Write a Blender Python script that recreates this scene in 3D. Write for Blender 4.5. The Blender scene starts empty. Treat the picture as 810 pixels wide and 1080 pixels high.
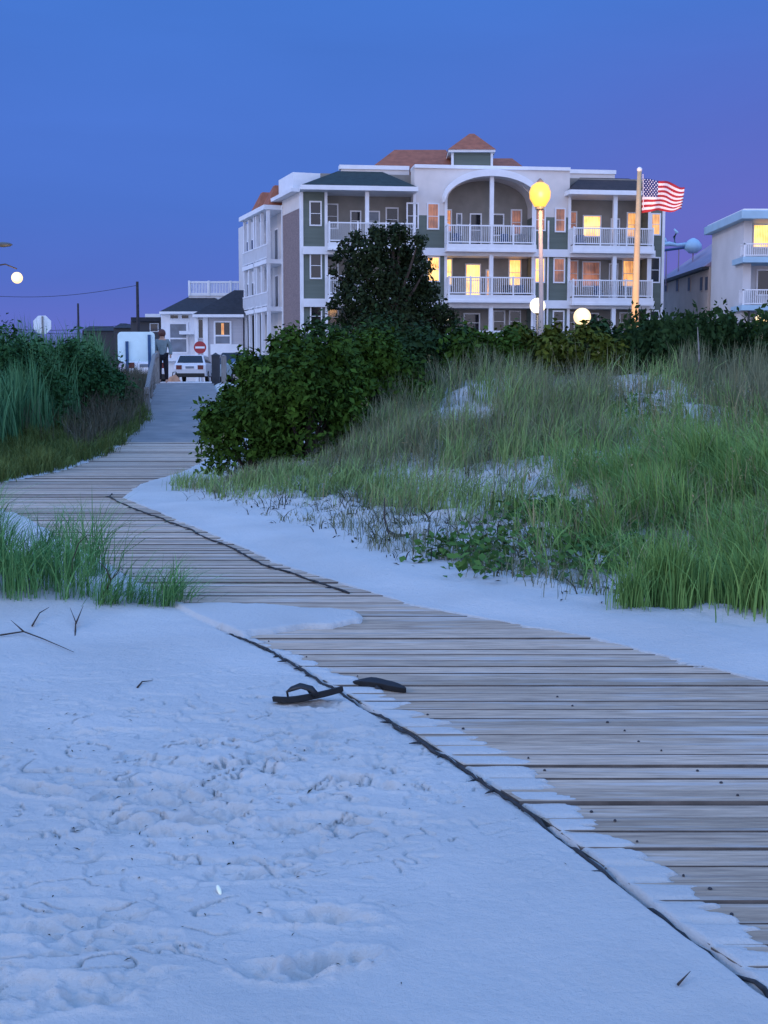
import bpy, math, random
import numpy as np
from mathutils import Vector, Matrix
random.seed(7)
rng = np.random.default_rng(11)
sc = bpy.context.scene
COL = sc.collection
PI = math.pi

# ------------------------------------------------------------------ camera
CAMZ = 1.40
FPX = 1400.0
PITCH = math.atan(145.0 / 1400.0)
cam_d = bpy.data.cameras.new('camera')
cam = bpy.data.objects.new('camera', cam_d)
COL.objects.link(cam)
cam.location = (0, 0, CAMZ)
cam.rotation_euler = (PI / 2 - PITCH, 0, 0)
cam_d.sensor_fit = 'VERTICAL'
cam_d.sensor_height = 24.0
cam_d.sensor_width = 18.0
cam_d.lens = FPX / 1080.0 * 24.0
cam_d.clip_start = 0.05
cam_d.clip_end = 6000
sc.camera = cam
CP, SP = math.cos(PITCH), math.sin(PITCH)

def ray(px, py):
    u = (px - 405.0) / FPX
    v = (540.0 - py) / FPX
    return u, CP + v * SP, -SP + v * CP

def at(px, py, Y):
    """survey point: where the sight line through a photo point meets depth Y"""
    a, b, c = ray(px, py)
    return Vector((a / b * Y, Y, CAMZ + c / b * Y))

# ------------------------------------------------------------------ noise
_perm = np.random.default_rng(3).permutation(512)
_perm = np.concatenate([_perm, _perm, _perm])
_val = np.random.default_rng(4).random(512)

def vnoise(x, y):
    xi = np.floor(x).astype(np.int64); yi = np.floor(y).astype(np.int64)
    xf = x - xi; yf = y - yi
    xi &= 511; yi &= 511
    sx = xf * xf * xf * (xf * (xf * 6 - 15) + 10); sy = yf * yf * yf * (yf * (yf * 6 - 15) + 10)
    def h(i, j):
        return _val[_perm[_perm[i & 511] + (j & 511)] & 511]
    a = h(xi, yi); b = h(xi + 1, yi); c = h(xi, yi + 1); d = h(xi + 1, yi + 1)
    return (a * (1 - sx) + b * sx) * (1 - sy) + (c * (1 - sx) + d * sx) * sy

def fbm(x, y, o=4, gain=0.5):
    s = 0; a = 1; t = 0
    for i in range(o):
        s = s + a * vnoise(x * 2 ** i + 17.3 * i, y * 2 ** i + 5.1 * i); t += a; a *= gain
    return s / t

def S(t):
    t = np.clip(t, 0, 1)
    return t * t * (3 - 2 * t)

# ------------------------------------------------------------------ the lie of the land
def zpath(Y):
    return np.interp(Y, [-60, 20, 22, 24, 28, 34, 41, 43, 46, 9000], [0, 0, .02, .10, .40, .77, 1.08, 1.10, .95, .95])

def ground_px(px, py):
    a, b, c = ray(px, py)
    Y = np.linspace(1.5, 45, 8000)
    z = CAMZ + c / b * Y
    k = int(np.argmax(z < zpath(Y) + .03))
    return a / b * Y[k], Y[k]

_Lp = [ground_px(*p) for p in [(810, 1050), (690, 960), (560, 860), (440, 780), (365, 735), (290, 690), (200, 650)]]
_Lp = [(_Lp[0][0] + .75, _Lp[0][1] - 2.2)] + _Lp + [(-2.3, 10.0), (-3.55, 12.8), (-4.55, 14.4), (-4.98, 15.8), (-4.86, 17.2), (-4.66, 19), (-4.75, 22.5), (-4.92, 27), (-5.3, 30), (-7.0, 41), (-7.3, 44)]
_Rp = [ground_px(*p) for p in [(810, 720), (620, 672), (440, 640), (300, 597), (215, 560), (130, 525)]]
_Rp = [(4.6, 0.5), (3.05, 3.6)] + _Rp + [(-3.06, 16.6), (-2.85, 18.6), (-2.85, 21), (-3.0, 24), (-3.6, 30), (-5.25, 41), (-5.5, 44)]
_Ip = [ground_px(*p) for p in [(810, 1005), (750, 960), (680, 905), (600, 850), (540, 800), (450, 760), (385, 722), (300, 688)]]
_Ip = [(_Ip[0][0] + .75, _Ip[0][1] - 2.4)] + _Ip
_Cp = [ground_px(*p) for p in [(830, 880), (810, 860), (740, 815), (690, 790), (640, 762), (585, 735)]]
LX = lambda Y: np.interp(Y, [p[1] for p in _Lp], [p[0] for p in _Lp])
RX = lambda Y: np.interp(Y, [p[1] for p in _Rp], [p[0] for p in _Rp])
IX = lambda Y: np.where(np.asarray(Y) < _Ip[-1][1], np.interp(Y, [p[1] for p in _Ip], [p[0] for p in _Ip]), LX(Y) + .06)

# the planks: where each starts and how wide it is
_br = random.Random(5); PLANKS = []; _y = 1.2
while _y < 24.4:
    _w = .128 + _br.uniform(-.004, .004); PLANKS.append((_y, _w)); _y += _w + _br.choice([.003, .004, .005, .006, .007, .010])
_GAPS = np.array([q[0] - .005 for q in PLANKS])

# footprints and scuffs in the near sand
_fr = np.random.default_rng(21)
FEET = []
def _foot(px, py, n, sx, sy, dep=1.0):
    for i in range(n):
        X, Y = ground_px(px + _fr.normal() * sx, py + _fr.normal() * sy)
        FEET.append((X, Y, _fr.uniform(-.6, .6) + (PI if _fr.random() < .5 else 0), _fr.uniform(.09, .135), _fr.uniform(.035, .055), dep * _fr.uniform(.007, .016)))
_foot(255, 835, 20, 95, 26); _foot(170, 872, 8, 50, 14); _foot(110, 985, 6, 40, 14)
_foot(340, 968, 2, 8, 2, 1.2); _foot(350, 1013, 2, 10, 3, 1.2); _foot(300, 1028, 1, 4, 2, 1.2)
_foot(40, 835, 1, 6, 2, 1.8); _foot(60, 1050, 5, 60, 14); _foot(250, 925, 2, 20, 4, 1.2)
_foot(60, 770, 3, 60, 12, .6); _foot(370, 790, 6, 26, 18, 1.0); _foot(200, 790, 4, 60, 12, .8)

def terrain(X, Y):
    X = np.asarray(X, float); Y = np.asarray(Y, float)
    zp = zpath(Y)
    L, R, I = LX(Y), RX(Y), IX(Y)
    dl = L - X; dr = X - R
    n1 = fbm(X * .9 + 40, Y * .9 + 9, 4) - .5
    n2 = fbm(X * 7 + 3, Y * 7 + 31, 3) - .5
    n3 = fbm(X * 30 + 13, Y * 22 + 7, 2) - .5
    # open sand, level with the boards
    z = zp + .036 + n1 * .045 * S((np.abs(X - (L + R) / 2) - (R - L) / 2 - .1) / .6) + n2 * .009
    # wind ripples / crusty trodden patch
    cx, cy = -.55, 4.35
    trod = np.exp(-(((X - cx) / .75) ** 2 + ((Y - cy) / .75) ** 2)) + .55 * np.exp(-(((X + .85) / .4) ** 2 + ((Y - 3.15) / .3) ** 2)) \
        + .25 * np.exp(-(((X + 1.2) / 1.2) ** 2 + ((Y - 5.6) / .9) ** 2))
    wx = (fbm(X * 3 + 1, Y * 3 + 8, 2) - .5) * .5
    q1 = fbm((X + wx) * 4.2 + 50, (Y + wx) * 7.0 + 77, 3)
    crack = np.clip(1 - np.abs(q1 - .5) / .018, 0, 1) * np.clip((fbm(X * 9 + 91, Y * 14 + 5, 2) - .47) * 9, 0, 1)
    q2 = fbm(X * 9 + 20, Y * 13 + 47, 3)
    chip = S((q2 - .62) / .03)
    z = z - np.clip(trod * 1.3, 0, 1) * (crack * .040 + chip * .014) + trod * n3 * .014
    near = (Y < 9)
    if near.any():
        Xn, Yn = X[near], Y[near]
        dz = np.zeros_like(Xn)
        for fx, fy, fa, fl, fw, fd in FEET:
            q = (np.abs(Xn - fx) < .3) & (np.abs(Yn - fy) < .3)
            if not q.any(): continue
            ux = Xn[q] - fx; uy = Yn[q] - fy
            a = (ux * math.cos(fa) + uy * math.sin(fa)) / fl
            b = (-ux * math.sin(fa) + uy * math.cos(fa)) / fw
            r2 = a * a + b * b
            wob = 1 + 1.4 * (vnoise(ux * 45 + fx * 70, uy * 60) - .5)
            dz[q] += fd * wob * (-np.exp(-r2 ** 3) + .45 * np.exp(-((np.sqrt(r2) - 1.35) / .22) ** 2) * (.4 + vnoise(ux * 25 + 9 * fx, uy * 25 + 3)))
        z[near] = z[near] + dz * S((L[near] - Xn + .02) / .12)
    # dune right of the walk
    dn = 1.50 * S((Y - 7.4) / 15.0) * S((dr - .55) / 4.2) * (1 - S((Y - 28) / 12))
    bump = (fbm(X * .55 + 8, Y * .55 + 2, 3) - .5) * .9 * S((dr - 1) / 2) * S((Y - 9) / 4) * (1 - S((Y - 28) / 8))
    small = (fbm(X * 3.1, Y * 3.1, 3) - .5) * .16 * S((dr - .7) / .8) * (1 - S((Y - 24) / 6))
    z = z + dn + bump * .6 + small + S((dr - .05) / .5) * .035 * (Y < 14)
    # left side swells
    z = z + (.22 * S((dl - .4) / 1.6) + n1 * .3 * S((dl - .3) / 1.5)) * S((Y - 12.5) / 4) * (1 - S((Y - 36) / 6))
    z = z + .10 * np.exp(-(((X + 2.6) / .9) ** 2 + ((Y - 8.6) / .8) ** 2))
    # under and over the boards
    edge = n2 * .22 + n3 * .10
    fing = (vnoise(Y * 22.0 + 3, X * 1.1 + 7) - .5) * .16 + (vnoise(Y * 70.0 + 3, X * 2 + 7) - .5) * .08
    dI = X - I + .015 - edge * np.interp(Y, [3, 7, 8], [.16, .2, .1]) - .65 * fing * np.interp(Y, [3, 6, 9], [1, .9, .5])
    cover = 1 - S(dI / .10)
    rcover = S((dr + .035 + n2 * .25 + fing * .6) / .10)
    # the tongue of blown sand across the walk
    tong = np.clip(1 - (np.clip((X - (-.30 + n2 * .2)) / .30, 0, 9)) - (np.abs(Y - 7.28 - .10 * (X + 1)) / (.62 + .12 * n2 - .36 * S((X + 1.2) / 1.1))) ** 4, 0, 1)
    cov = np.maximum(np.maximum(cover, rcover), S(tong * 1.6))
    inside = (X > L) & (X < R)
    gi = np.clip(np.searchsorted(_GAPS, Y), 1, len(_GAPS) - 1); gd = np.minimum(np.abs(Y - _GAPS[gi - 1]), np.abs(Y - _GAPS[gi]))
    strip = zp + .0385 + n2 * .005 - .013 * np.exp(-(gd / .016) ** 2) * (1 - S(tong * 2)) * S((X - L) / .06) + S(tong * 1.5) * .022
    zin = (zp - .055) * (1 - cov) + strip * cov
    w = S((X - L + .01) / .03) * S((R - X + .005) / .04)
    w = np.where((Y > 1.0) & (Y < 24.5), w, 0)
    z = z * (1 - w) + zin * w
    # the ramp of the upper walk
    w2 = S((X - L + .15) / .2) * S((R - X + .15) / .2) * ((Y >= 24) & (Y < 44))
    z = z * (1 - w2) + (zp - .05) * w2
    # dark slot along the outer edge of the boards
    slot = np.exp(-((X - L - .006 + n2 * .03) / .013) ** 2) * (Y < 7.1) * (.55 + .9 * (vnoise(X * 11, Y * 11 + 4)))
    z = z - slot * .034
    z = np.where(Y > 46, np.minimum(z, .90), z)
    return z

def tz(x, y):
    return float(terrain(np.array([x]), np.array([y]))[0])

def on_ground(px, py, y0=2.0, y1=40.0):
    a, b, c = ray(px, py)
    Y = np.geomspace(y0, y1, 3000)
    zt = terrain(a / b * Y, Y)
    k = int(np.argmax(CAMZ + c / b * Y < zt))
    return Vector((a / b * Y[k], Y[k], float(zt[k])))

# ------------------------------------------------------------------ mesh helpers
def link(name, me, m=None, parent=None):
    o = bpy.data.objects.new(name, me)
    COL.objects.link(o)
    if m is not None:
        for q in (m if isinstance(m, (list, tuple)) else [m]):
            me.materials.append(q)
    if parent is not None:
        o.parent = parent
        o.matrix_parent_inverse = parent.matrix_world.inverted()
    return o

def fast_mesh(name, V, F, smooth=False, mat_idx=None):
    """V (n,3), F (m,k) all polygons with k corners"""
    V = np.asarray(V, np.float32); F = np.asarray(F, np.int32)
    me = bpy.data.meshes.new(name)
    n, k = F.shape
    me.vertices.add(len(V)); me.vertices.foreach_set('co', V.ravel())
    me.loops.add(n * k); me.loops.foreach_set('vertex_index', F.ravel())
    me.polygons.add(n)
    me.polygons.foreach_set('loop_start', np.arange(0, n * k, k, dtype=np.int32))
    me.polygons.foreach_set('loop_total', np.full(n, k, np.int32))
    if mat_idx is not None: me.polygons.foreach_set('material_index', np.asarray(mat_idx, np.int32))
    if smooth: me.polygons.foreach_set('use_smooth', np.ones(n, bool))
    me.update(calc_edges=True)
    me.validate()
    return me

class MB:
    def __init__(s): s.v = []; s.f = []; s.m = []
    def add(s, vs, fs, mi=0):
        b = len(s.v); s.v += [tuple(q) for q in vs]
        s.f += [tuple(b + i for i in f) for f in fs]; s.m += [mi] * len(fs)
        return s
    def hexa(s, p, mi=0):
        return s.add(p, [(0, 3, 2, 1), (4, 5, 6, 7), (0, 1, 5, 4), (1, 2, 6, 5), (2, 3, 7, 6), (3, 0, 4, 7)], mi)
    def box(s, a, b, mi=0):
        x0, y0, z0 = a; x1, y1, z1 = b
        return s.hexa([(x0, y0, z0), (x1, y0, z0), (x1, y1, z0), (x0, y1, z0), (x0, y0, z1), (x1, y0, z1), (x1, y1, z1), (x0, y1, z1)], mi)
    def tube(s, pts, rad, n=8, mi=0, cap=True):
        pts = [Vector(p) for p in pts]
        if not isinstance(rad, (list, tuple)): rad = [rad] * len(pts)
        rings = []
        for i, p in enumerate(pts):
            d = (pts[min(i + 1, len(pts) - 1)] - pts[max(i - 1, 0)]).normalized()
            u = d.cross(Vector((0, 0, 1)))
            if u.length < 1e-3: u = d.cross(Vector((0, 1, 0)))
            u.normalize(); w = d.cross(u)
            rings.append([p + (u * math.cos(2 * PI * k / n) + w * math.sin(2 * PI * k / n)) * rad[i] for k in range(n)])
        vs = [q for r in rings for q in r]; fs = []
        for i in range(len(pts) - 1):
            for k in range(n):
                fs.append((i * n + k, i * n + (k + 1) % n, (i + 1) * n + (k + 1) % n, (i + 1) * n + k))
        if cap:
            fs.append(tuple(range(n - 1, -1, -1))); fs.append(tuple((len(pts) - 1) * n + k for k in range(n)))
        return s.add(vs, fs, mi)
    def lathe(s, c, prof, n=16, mi=0):
        c = Vector(c); vs = []; fs = []
        for r, z in prof:
            for k in range(n):
                a = 2 * PI * k / n; vs.append(c + Vector((r * math.cos(a), r * math.sin(a), z)))
        for i in range(len(prof) - 1):
            for k in range(n):
                fs.append((i * n + k, i * n + (k + 1) % n, (i + 1) * n + (k + 1) % n, (i + 1) * n + k))
        fs.append(tuple(range(n - 1, -1, -1))); fs.append(tuple((len(prof) - 1) * n + k for k in range(n)))
        return s.add(vs, fs, mi)
    def ball(s, c, r, n=14, mi=0, sz=1.0):
        prof = [(max(1e-4, r * math.sin(PI * i / 10)), -r * sz * math.cos(PI * i / 10)) for i in range(11)]
        return s.lathe(c, prof, n, mi)
    def prism(s, poly, axis_vec, mi=0):
        """closed polygon (list of Vector) pushed along axis_vec"""
        a = [Vector(p) for p in poly]; b = [p + Vector(axis_vec) for p in a]; n = len(a)
        fs = [tuple(range(n - 1, -1, -1)), tuple(range(n, 2 * n))] + [(i, (i + 1) % n, n + (i + 1) % n, n + i) for i in range(n)]
        return s.add(a + b, fs, mi)
    def build(s, name, m, parent=None, smooth=False, bevel=0):
        me = bpy.data.meshes.new(name)
        me.from_pydata([tuple(q) for q in s.v], [], s.f)
        me.polygons.foreach_set('material_index', s.m)
        if smooth: me.polygons.foreach_set('use_smooth', [True] * len(s.f))
        me.update()
        o = link(name, me, m, parent)
        if bevel:
            b = o.modifiers.new('bevel', 'BEVEL'); b.width = bevel; b.segments = 2; b.limit_method = 'ANGLE'
        return o

def tag(o, label=None, cat=None, group=None, kind=None):
    if label: o['label'] = label
    if cat: o['category'] = cat
    if group: o['group'] = group
    if kind: o['kind'] = kind
    return o

def thing(name, loc, label, cat, group=None):
    o = bpy.data.objects.new(name, None); COL.objects.link(o)
    o.location = loc; o.empty_display_size = .2
    o.matrix_world = Matrix.Translation(Vector(loc))
    return tag(o, label, cat, group)

# ------------------------------------------------------------------ materials
def mat(name, col, rough=.7, var=.12, scale=6, bump=0, bscale=None, metal=0, emit=None, estr=0, island=0, spec=.4, stretch=(1, 1, 1), col2=None):
    m = bpy.data.materials.new(name); m.use_nodes = True
    nt = m.node_tree; N = nt.nodes; K = nt.links
    b = N['Principled BSDF']
    b.inputs['Roughness'].default_value = rough; b.inputs['Metallic'].default_value = metal
    b.inputs['Specular IOR Level'].default_value = spec
    tc = N.new('ShaderNodeTexCoord'); mp = N.new('ShaderNodeMapping'); mp.inputs['Scale'].default_value = stretch
    K.new(tc.outputs['Object'], mp.inputs['Vector'])
    nz = N.new('ShaderNodeTexNoise'); nz.inputs['Scale'].default_value = scale; nz.inputs['Detail'].default_value = 5
    K.new(mp.outputs['Vector'], nz.inputs['Vector'])
    fac = nz.outputs['Fac']
    if island:
        ge = N.new('ShaderNodeNewGeometry'); mx = N.new('ShaderNodeMix'); mx.inputs['Factor'].default_value = island
        K.new(fac, mx.inputs[2]); K.new(ge.outputs['Random Per Island'], mx.inputs[3]); fac = mx.outputs[0]
    cr = N.new('ShaderNodeValToRGB')
    c = np.array(col); d = np.array(col2) if col2 is not None else None
    lo = c * (1 - var) if d is None else c; hi = c * (1 + var) if d is None else d
    cr.color_ramp.elements[0].color = (*lo, 1); cr.color_ramp.elements[1].color = (*np.minimum(hi, 1), 1)
    e0, e1 = (.1, .9) if island else (.3, .7)
    cr.color_ramp.elements[0].position = e0; cr.color_ramp.elements[1].position = e1
    K.new(fac, cr.inputs['Fac']); K.new(cr.outputs['Color'], b.inputs['Base Color'])
    if bump:
        n2 = N.new('ShaderNodeTexNoise'); n2.inputs['Scale'].default_value = bscale or scale * 4; n2.inputs['Detail'].default_value = 6
        K.new(mp.outputs['Vector'], n2.inputs['Vector'])
        bp = N.new('ShaderNodeBump'); bp.inputs['Strength'].default_value = 1; bp.inputs['Distance'].default_value = bump
        K.new(n2.outputs['Fac'], bp.inputs['Height']); K.new(bp.outputs['Normal'], b.inputs['Normal'])
    if emit:
        b.inputs['Emission Color'].default_value = (*emit, 1); b.inputs['Emission Strength'].default_value = estr
    return m

def lit_pane(name, c1, c2, s, scale=1.3):
    """a lit room behind glass: lamps, curtains and furniture as uneven glow"""
    m = mat(name, (.1, .08, .06), .15, .2, 3)
    nt = m.node_tree; N = nt.nodes; K = nt.links; b = N['Principled BSDF']
    tc = N.new('ShaderNodeTexCoord'); nz = N.new('ShaderNodeTexNoise'); nz.inputs['Scale'].default_value = scale; nz.inputs['Detail'].default_value = 2
    K.new(tc.outputs['Object'], nz.inputs['Vector'])
    cr = N.new('ShaderNodeValToRGB'); cr.color_ramp.elements[0].position = .38; cr.color_ramp.elements[1].position = .62
    cr.color_ramp.elements[0].color = (*c1, 1); cr.color_ramp.elements[1].color = (*c2, 1)
    wv = N.new('ShaderNodeTexWave'); wv.bands_direction = 'X'; wv.inputs['Scale'].default_value = 3.2; wv.inputs['Distortion'].default_value = 2.0; wv.inputs['Detail'].default_value = 1
    K.new(tc.outputs['Object'], wv.inputs['Vector'])
    mxf = N.new('ShaderNodeMix'); mxf.inputs['Factor'].default_value = .22; K.new(nz.outputs['Fac'], mxf.inputs[2]); K.new(wv.outputs['Fac'], mxf.inputs[3])
    K.new(mxf.outputs[0], cr.inputs['Fac']); K.new(cr.outputs['Color'], b.inputs['Emission Color'])
    b.inputs['Emission Strength'].default_value = s
    return m

M = {}
M['white'] = mat('white_paint', (.74, .74, .76), .55, .05, 2)
M['stucco'] = mat('pale_stucco', (.66, .60, .56), .85, .06, 1.5, .004, 20)
M['green'] = mat('grey_green_siding', (.125, .15, .125), .8, .12, 1.2, .01, 9, stretch=(.2, .2, 3))
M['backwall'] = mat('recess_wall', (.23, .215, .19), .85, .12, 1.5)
M['shingle'] = mat('mauve_shingle', (.22, .165, .16), .9, .18, 4, .012, 12, stretch=(1, 1, 3))
M['stone'] = mat('pale_base_stone', (.42, .36, .34), .9, .15, 4)
M['redroof'] = mat('terracotta_roof', (.30, .10, .055), .85, .2, 2.5, .02, 8)
M['darkroof'] = mat('dark_green_shingles', (.018, .032, .03), .85, .3, 3, .02, 9)
M['brownroof'] = mat('dark_brown_shingles', (.035, .022, .022), .85, .3, 3, .02, 9)
M['blackroof'] = mat('charcoal_shingles', (.022, .022, .028), .85, .3, 3, .02, 9)
M['glass'] = mat('dark_window_glass', (.012, .014, .02), .08, .3, 1, spec=.5)
M['bluepane'] = mat('blue_grey_curtained_glass', (.12, .15, .19), .2, .35, 1.2)
M['warm'] = lit_pane('lit_window_yellow', (1, .36, .07), (1, .66, .22), 1.9)
M['amber'] = lit_pane('lit_window_amber', (.30, .07, .02), (1, .50, .14), 1.3, .9)
M['dim'] = lit_pane('dim_lit_window', (.06, .02, .02), (.50, .17, .08), .9, 1.1)
M['door'] = mat('dark_door', (.03, .03, .035), .5)
M['greyhouse'] = mat('grey_clapboard', (.44, .42, .44), .8, .06, 1, .006, 6, stretch=(.2, .2, 8))
M['motel'] = mat('grey_stucco', (.56, .55, .56), .85, .08, .6, .004, 25)
M['wing'] = mat('tan_wing_wall', (.46, .37, .31), .9, .12, .8)
M['mauveroof'] = mat('mauve_metal_roof', (.32, .235, .30), .6, .12, 1.2)
M['bluetrim'] = mat('pale_blue_trim', (.33, .50, .62), .5, .1, 1)
M['asphalt'] = mat('asphalt', (.05, .05, .053), .9, .2, 3, .004, 60)
M['concrete'] = mat('worn_concrete_ramp', (.17, .165, .16), .85, .18, 2.2, .004, 30, col2=(.25, .235, .22))
M['kerbpaint'] = mat('white_kerb_paint', (.75, .75, .75), .7, .08)
M['post'] = mat('weathered_post', (.20, .19, .18), .9, .25, 5, .004, 30, stretch=(6, 6, 1))
M['darkpost'] = mat('dark_post', (.03, .033, .04), .7, .25, 4)
M['pole'] = mat('dark_timber_pole', (.03, .026, .03), .9, .25, 4)
M['metal'] = mat('painted_metal', (.10, .10, .10), .5, .15, 4)
M['signback'] = mat('pale_blue_sign_back', (.62, .78, .80), .45, .07, 3)
M['signmetal'] = mat('bare_aluminium', (.62, .66, .68), .45, .1, 3)
M['bluepost'] = mat('dark_blue_post', (.02, .07, .17), .6, .1)
M['signred'] = mat('sign_red', (.35, .03, .035), .45, .08)
M['flagpole'] = mat('off_white_flagpole', (.78, .74, .68), .4, .05)
M['carwhite'] = mat('white_car_paint', (.68, .68, .70), .25, .03, 1, spec=.5)
M['cargrey'] = mat('dark_car_paint', (.03, .035, .045), .25, .1, 1, spec=.5)
M['carteal'] = mat('grey_teal_car_paint', (.22, .30, .34), .3, .06, 1, spec=.5)
M['tyre'] = mat('tyre_rubber', (.012, .012, .012), .8)
M['rim'] = mat('wheel_rim', (.35, .35, .36), .35, .1, metal=.7)
M['tail'] = mat('tail_light', (.11, .012, .012), .25)
M['head'] = mat('head_light_glass', (.6, .6, .62), .1)
M['plastic'] = mat('black_plastic', (.012, .012, .013), .5)
M['rubber'] = mat('black_foam_rubber', (.008, .008, .009), .75, .3, 30, .0006, 300)
M['strap'] = mat('black_strap', (.014, .014, .016), .45, .2, 30)
M['rope'] = mat('tarred_rope', (.03, .032, .035), .95, .5, 40, .003, 200)
M['twig'] = mat('dead_twig', (.045, .035, .03), .9, .4, 20, .001, 80)
M['dryst'] = mat('bleached_stem', (.22, .19, .16), .9, .3, 20)
M['shell'] = mat('white_shell', (.95, .90, .66), .3, .05, 60)
M['skin'] = mat('skin', (.42, .24, .17), .6)
M['hair'] = mat('auburn_hair', (.07, .022, .018), .6)
M['jacket'] = mat('grey_green_jacket', (.15, .19, .20), .9, .2, 5)
M['trousers'] = mat('dark_trousers', (.010, .010, .016), .9, .3, 5)
M['bag'] = mat('tan_canvas', (.50, .26, .15), .8, .2, 6)
M['bark'] = mat('bark', (.06, .045, .035), .95, .35, 6, .01, 20)
M['wire'] = mat('wire', (.03, .03, .045), .8)
M['lamp_warm'] = mat('sodium_lamp_glass', (.25, .12, .02), .4, emit=(1.0, .50, .085), estr=1.55)
M['lamp_white'] = mat('white_lamp_globe', (.3, .27, .2), .4, emit=(1.0, .84, .58), estr=2.2)
M['lamp_cream'] = mat('cream_lamp_globe', (.3, .25, .16), .4, emit=(1.0, .72, .36), estr=1.5)
# foliage: colour changes from leaf to leaf
def leafmat(name, a, b, isl=.55, sc_=1.7):
    m = mat(name, a, .75, 0, sc_, island=isl, col2=b, spec=.12)
    return m
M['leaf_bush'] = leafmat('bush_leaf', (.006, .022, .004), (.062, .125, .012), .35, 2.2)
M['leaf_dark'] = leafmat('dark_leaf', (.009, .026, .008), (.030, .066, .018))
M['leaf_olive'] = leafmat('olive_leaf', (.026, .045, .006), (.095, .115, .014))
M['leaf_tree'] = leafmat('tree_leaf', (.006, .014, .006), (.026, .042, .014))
M['leaf_marsh'] = leafmat('marsh_leaf', (.006, .034, .010), (.034, .105, .032), .4)
M['leaf_vine'] = leafmat('vine_leaf', (.018, .065, .014), (.095, .185, .040))
M['grass_pale'] = leafmat('dune_grass', (.075, .155, .045), (.330, .450, .160), .40, 1.1)
M['grass_green'] = leafmat('lush_beach_grass', (.040, .125, .032), (.260, .410, .110), .45, 1.3)
M['grass_dry'] = leafmat('dry_stems', (.085, .105, .055), (.230, .240, .140))
M['grass_fore'] = leafmat('foreground_beach_grass', (.025, .135, .040), (.190, .360, .120))
M['reed'] = leafmat('reed_leaf', (.010, .070, .030), (.110, .250, .105))
M['olivegrass'] = leafmat('short_olive_grass', (.050, .085, .018), (.150, .190, .055))
M['brownbrush'] = leafmat('brown_brush', (.050, .060, .040), (.135, .115, .075))

M['litter'] = leafmat('litter_and_shade_flakes', (.015, .022, .018), (.075, .075, .055))
M['straw'] = leafmat('straw_blade', (.14, .12, .06), (.40, .34, .18))
def sand_mat():
    m = mat('pale_dry_sand', (.50, .485, .455), .95, 0, 1.1, 0, col2=(.585, .565, .53), spec=.15)
    nt = m.node_tree; N = nt.nodes; K = nt.links; b = N['Principled BSDF']
    tc = N.new('ShaderNodeTexCoord')
    a = N.new('ShaderNodeTexNoise'); a.inputs['Scale'].default_value = 38; a.inputs['Detail'].default_value = 9; a.inputs['Roughness'].default_value = .65
    c = N.new('ShaderNodeTexNoise'); c.inputs['Scale'].default_value = 420; c.inputs['Detail'].default_value = 3
    for q in (a, c): K.new(tc.outputs['Object'], q.inputs['Vector'])
    b1 = N.new('ShaderNodeBump'); b1.inputs['Distance'].default_value = .014; b1.inputs['Strength'].default_value = .8
    b2 = N.new('ShaderNodeBump'); b2.inputs['Distance'].default_value = .0022; b2.inputs['Strength'].default_value = 1
    K.new(a.outputs['Fac'], b1.inputs['Height']); K.new(c.outputs['Fac'], b2.inputs['Height'])
    K.new(b1.outputs['Normal'], b2.inputs['Normal']); K.new(b2.outputs['Normal'], b.inputs['Normal'])
    return m
M['sand'] = sand_mat()

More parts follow.
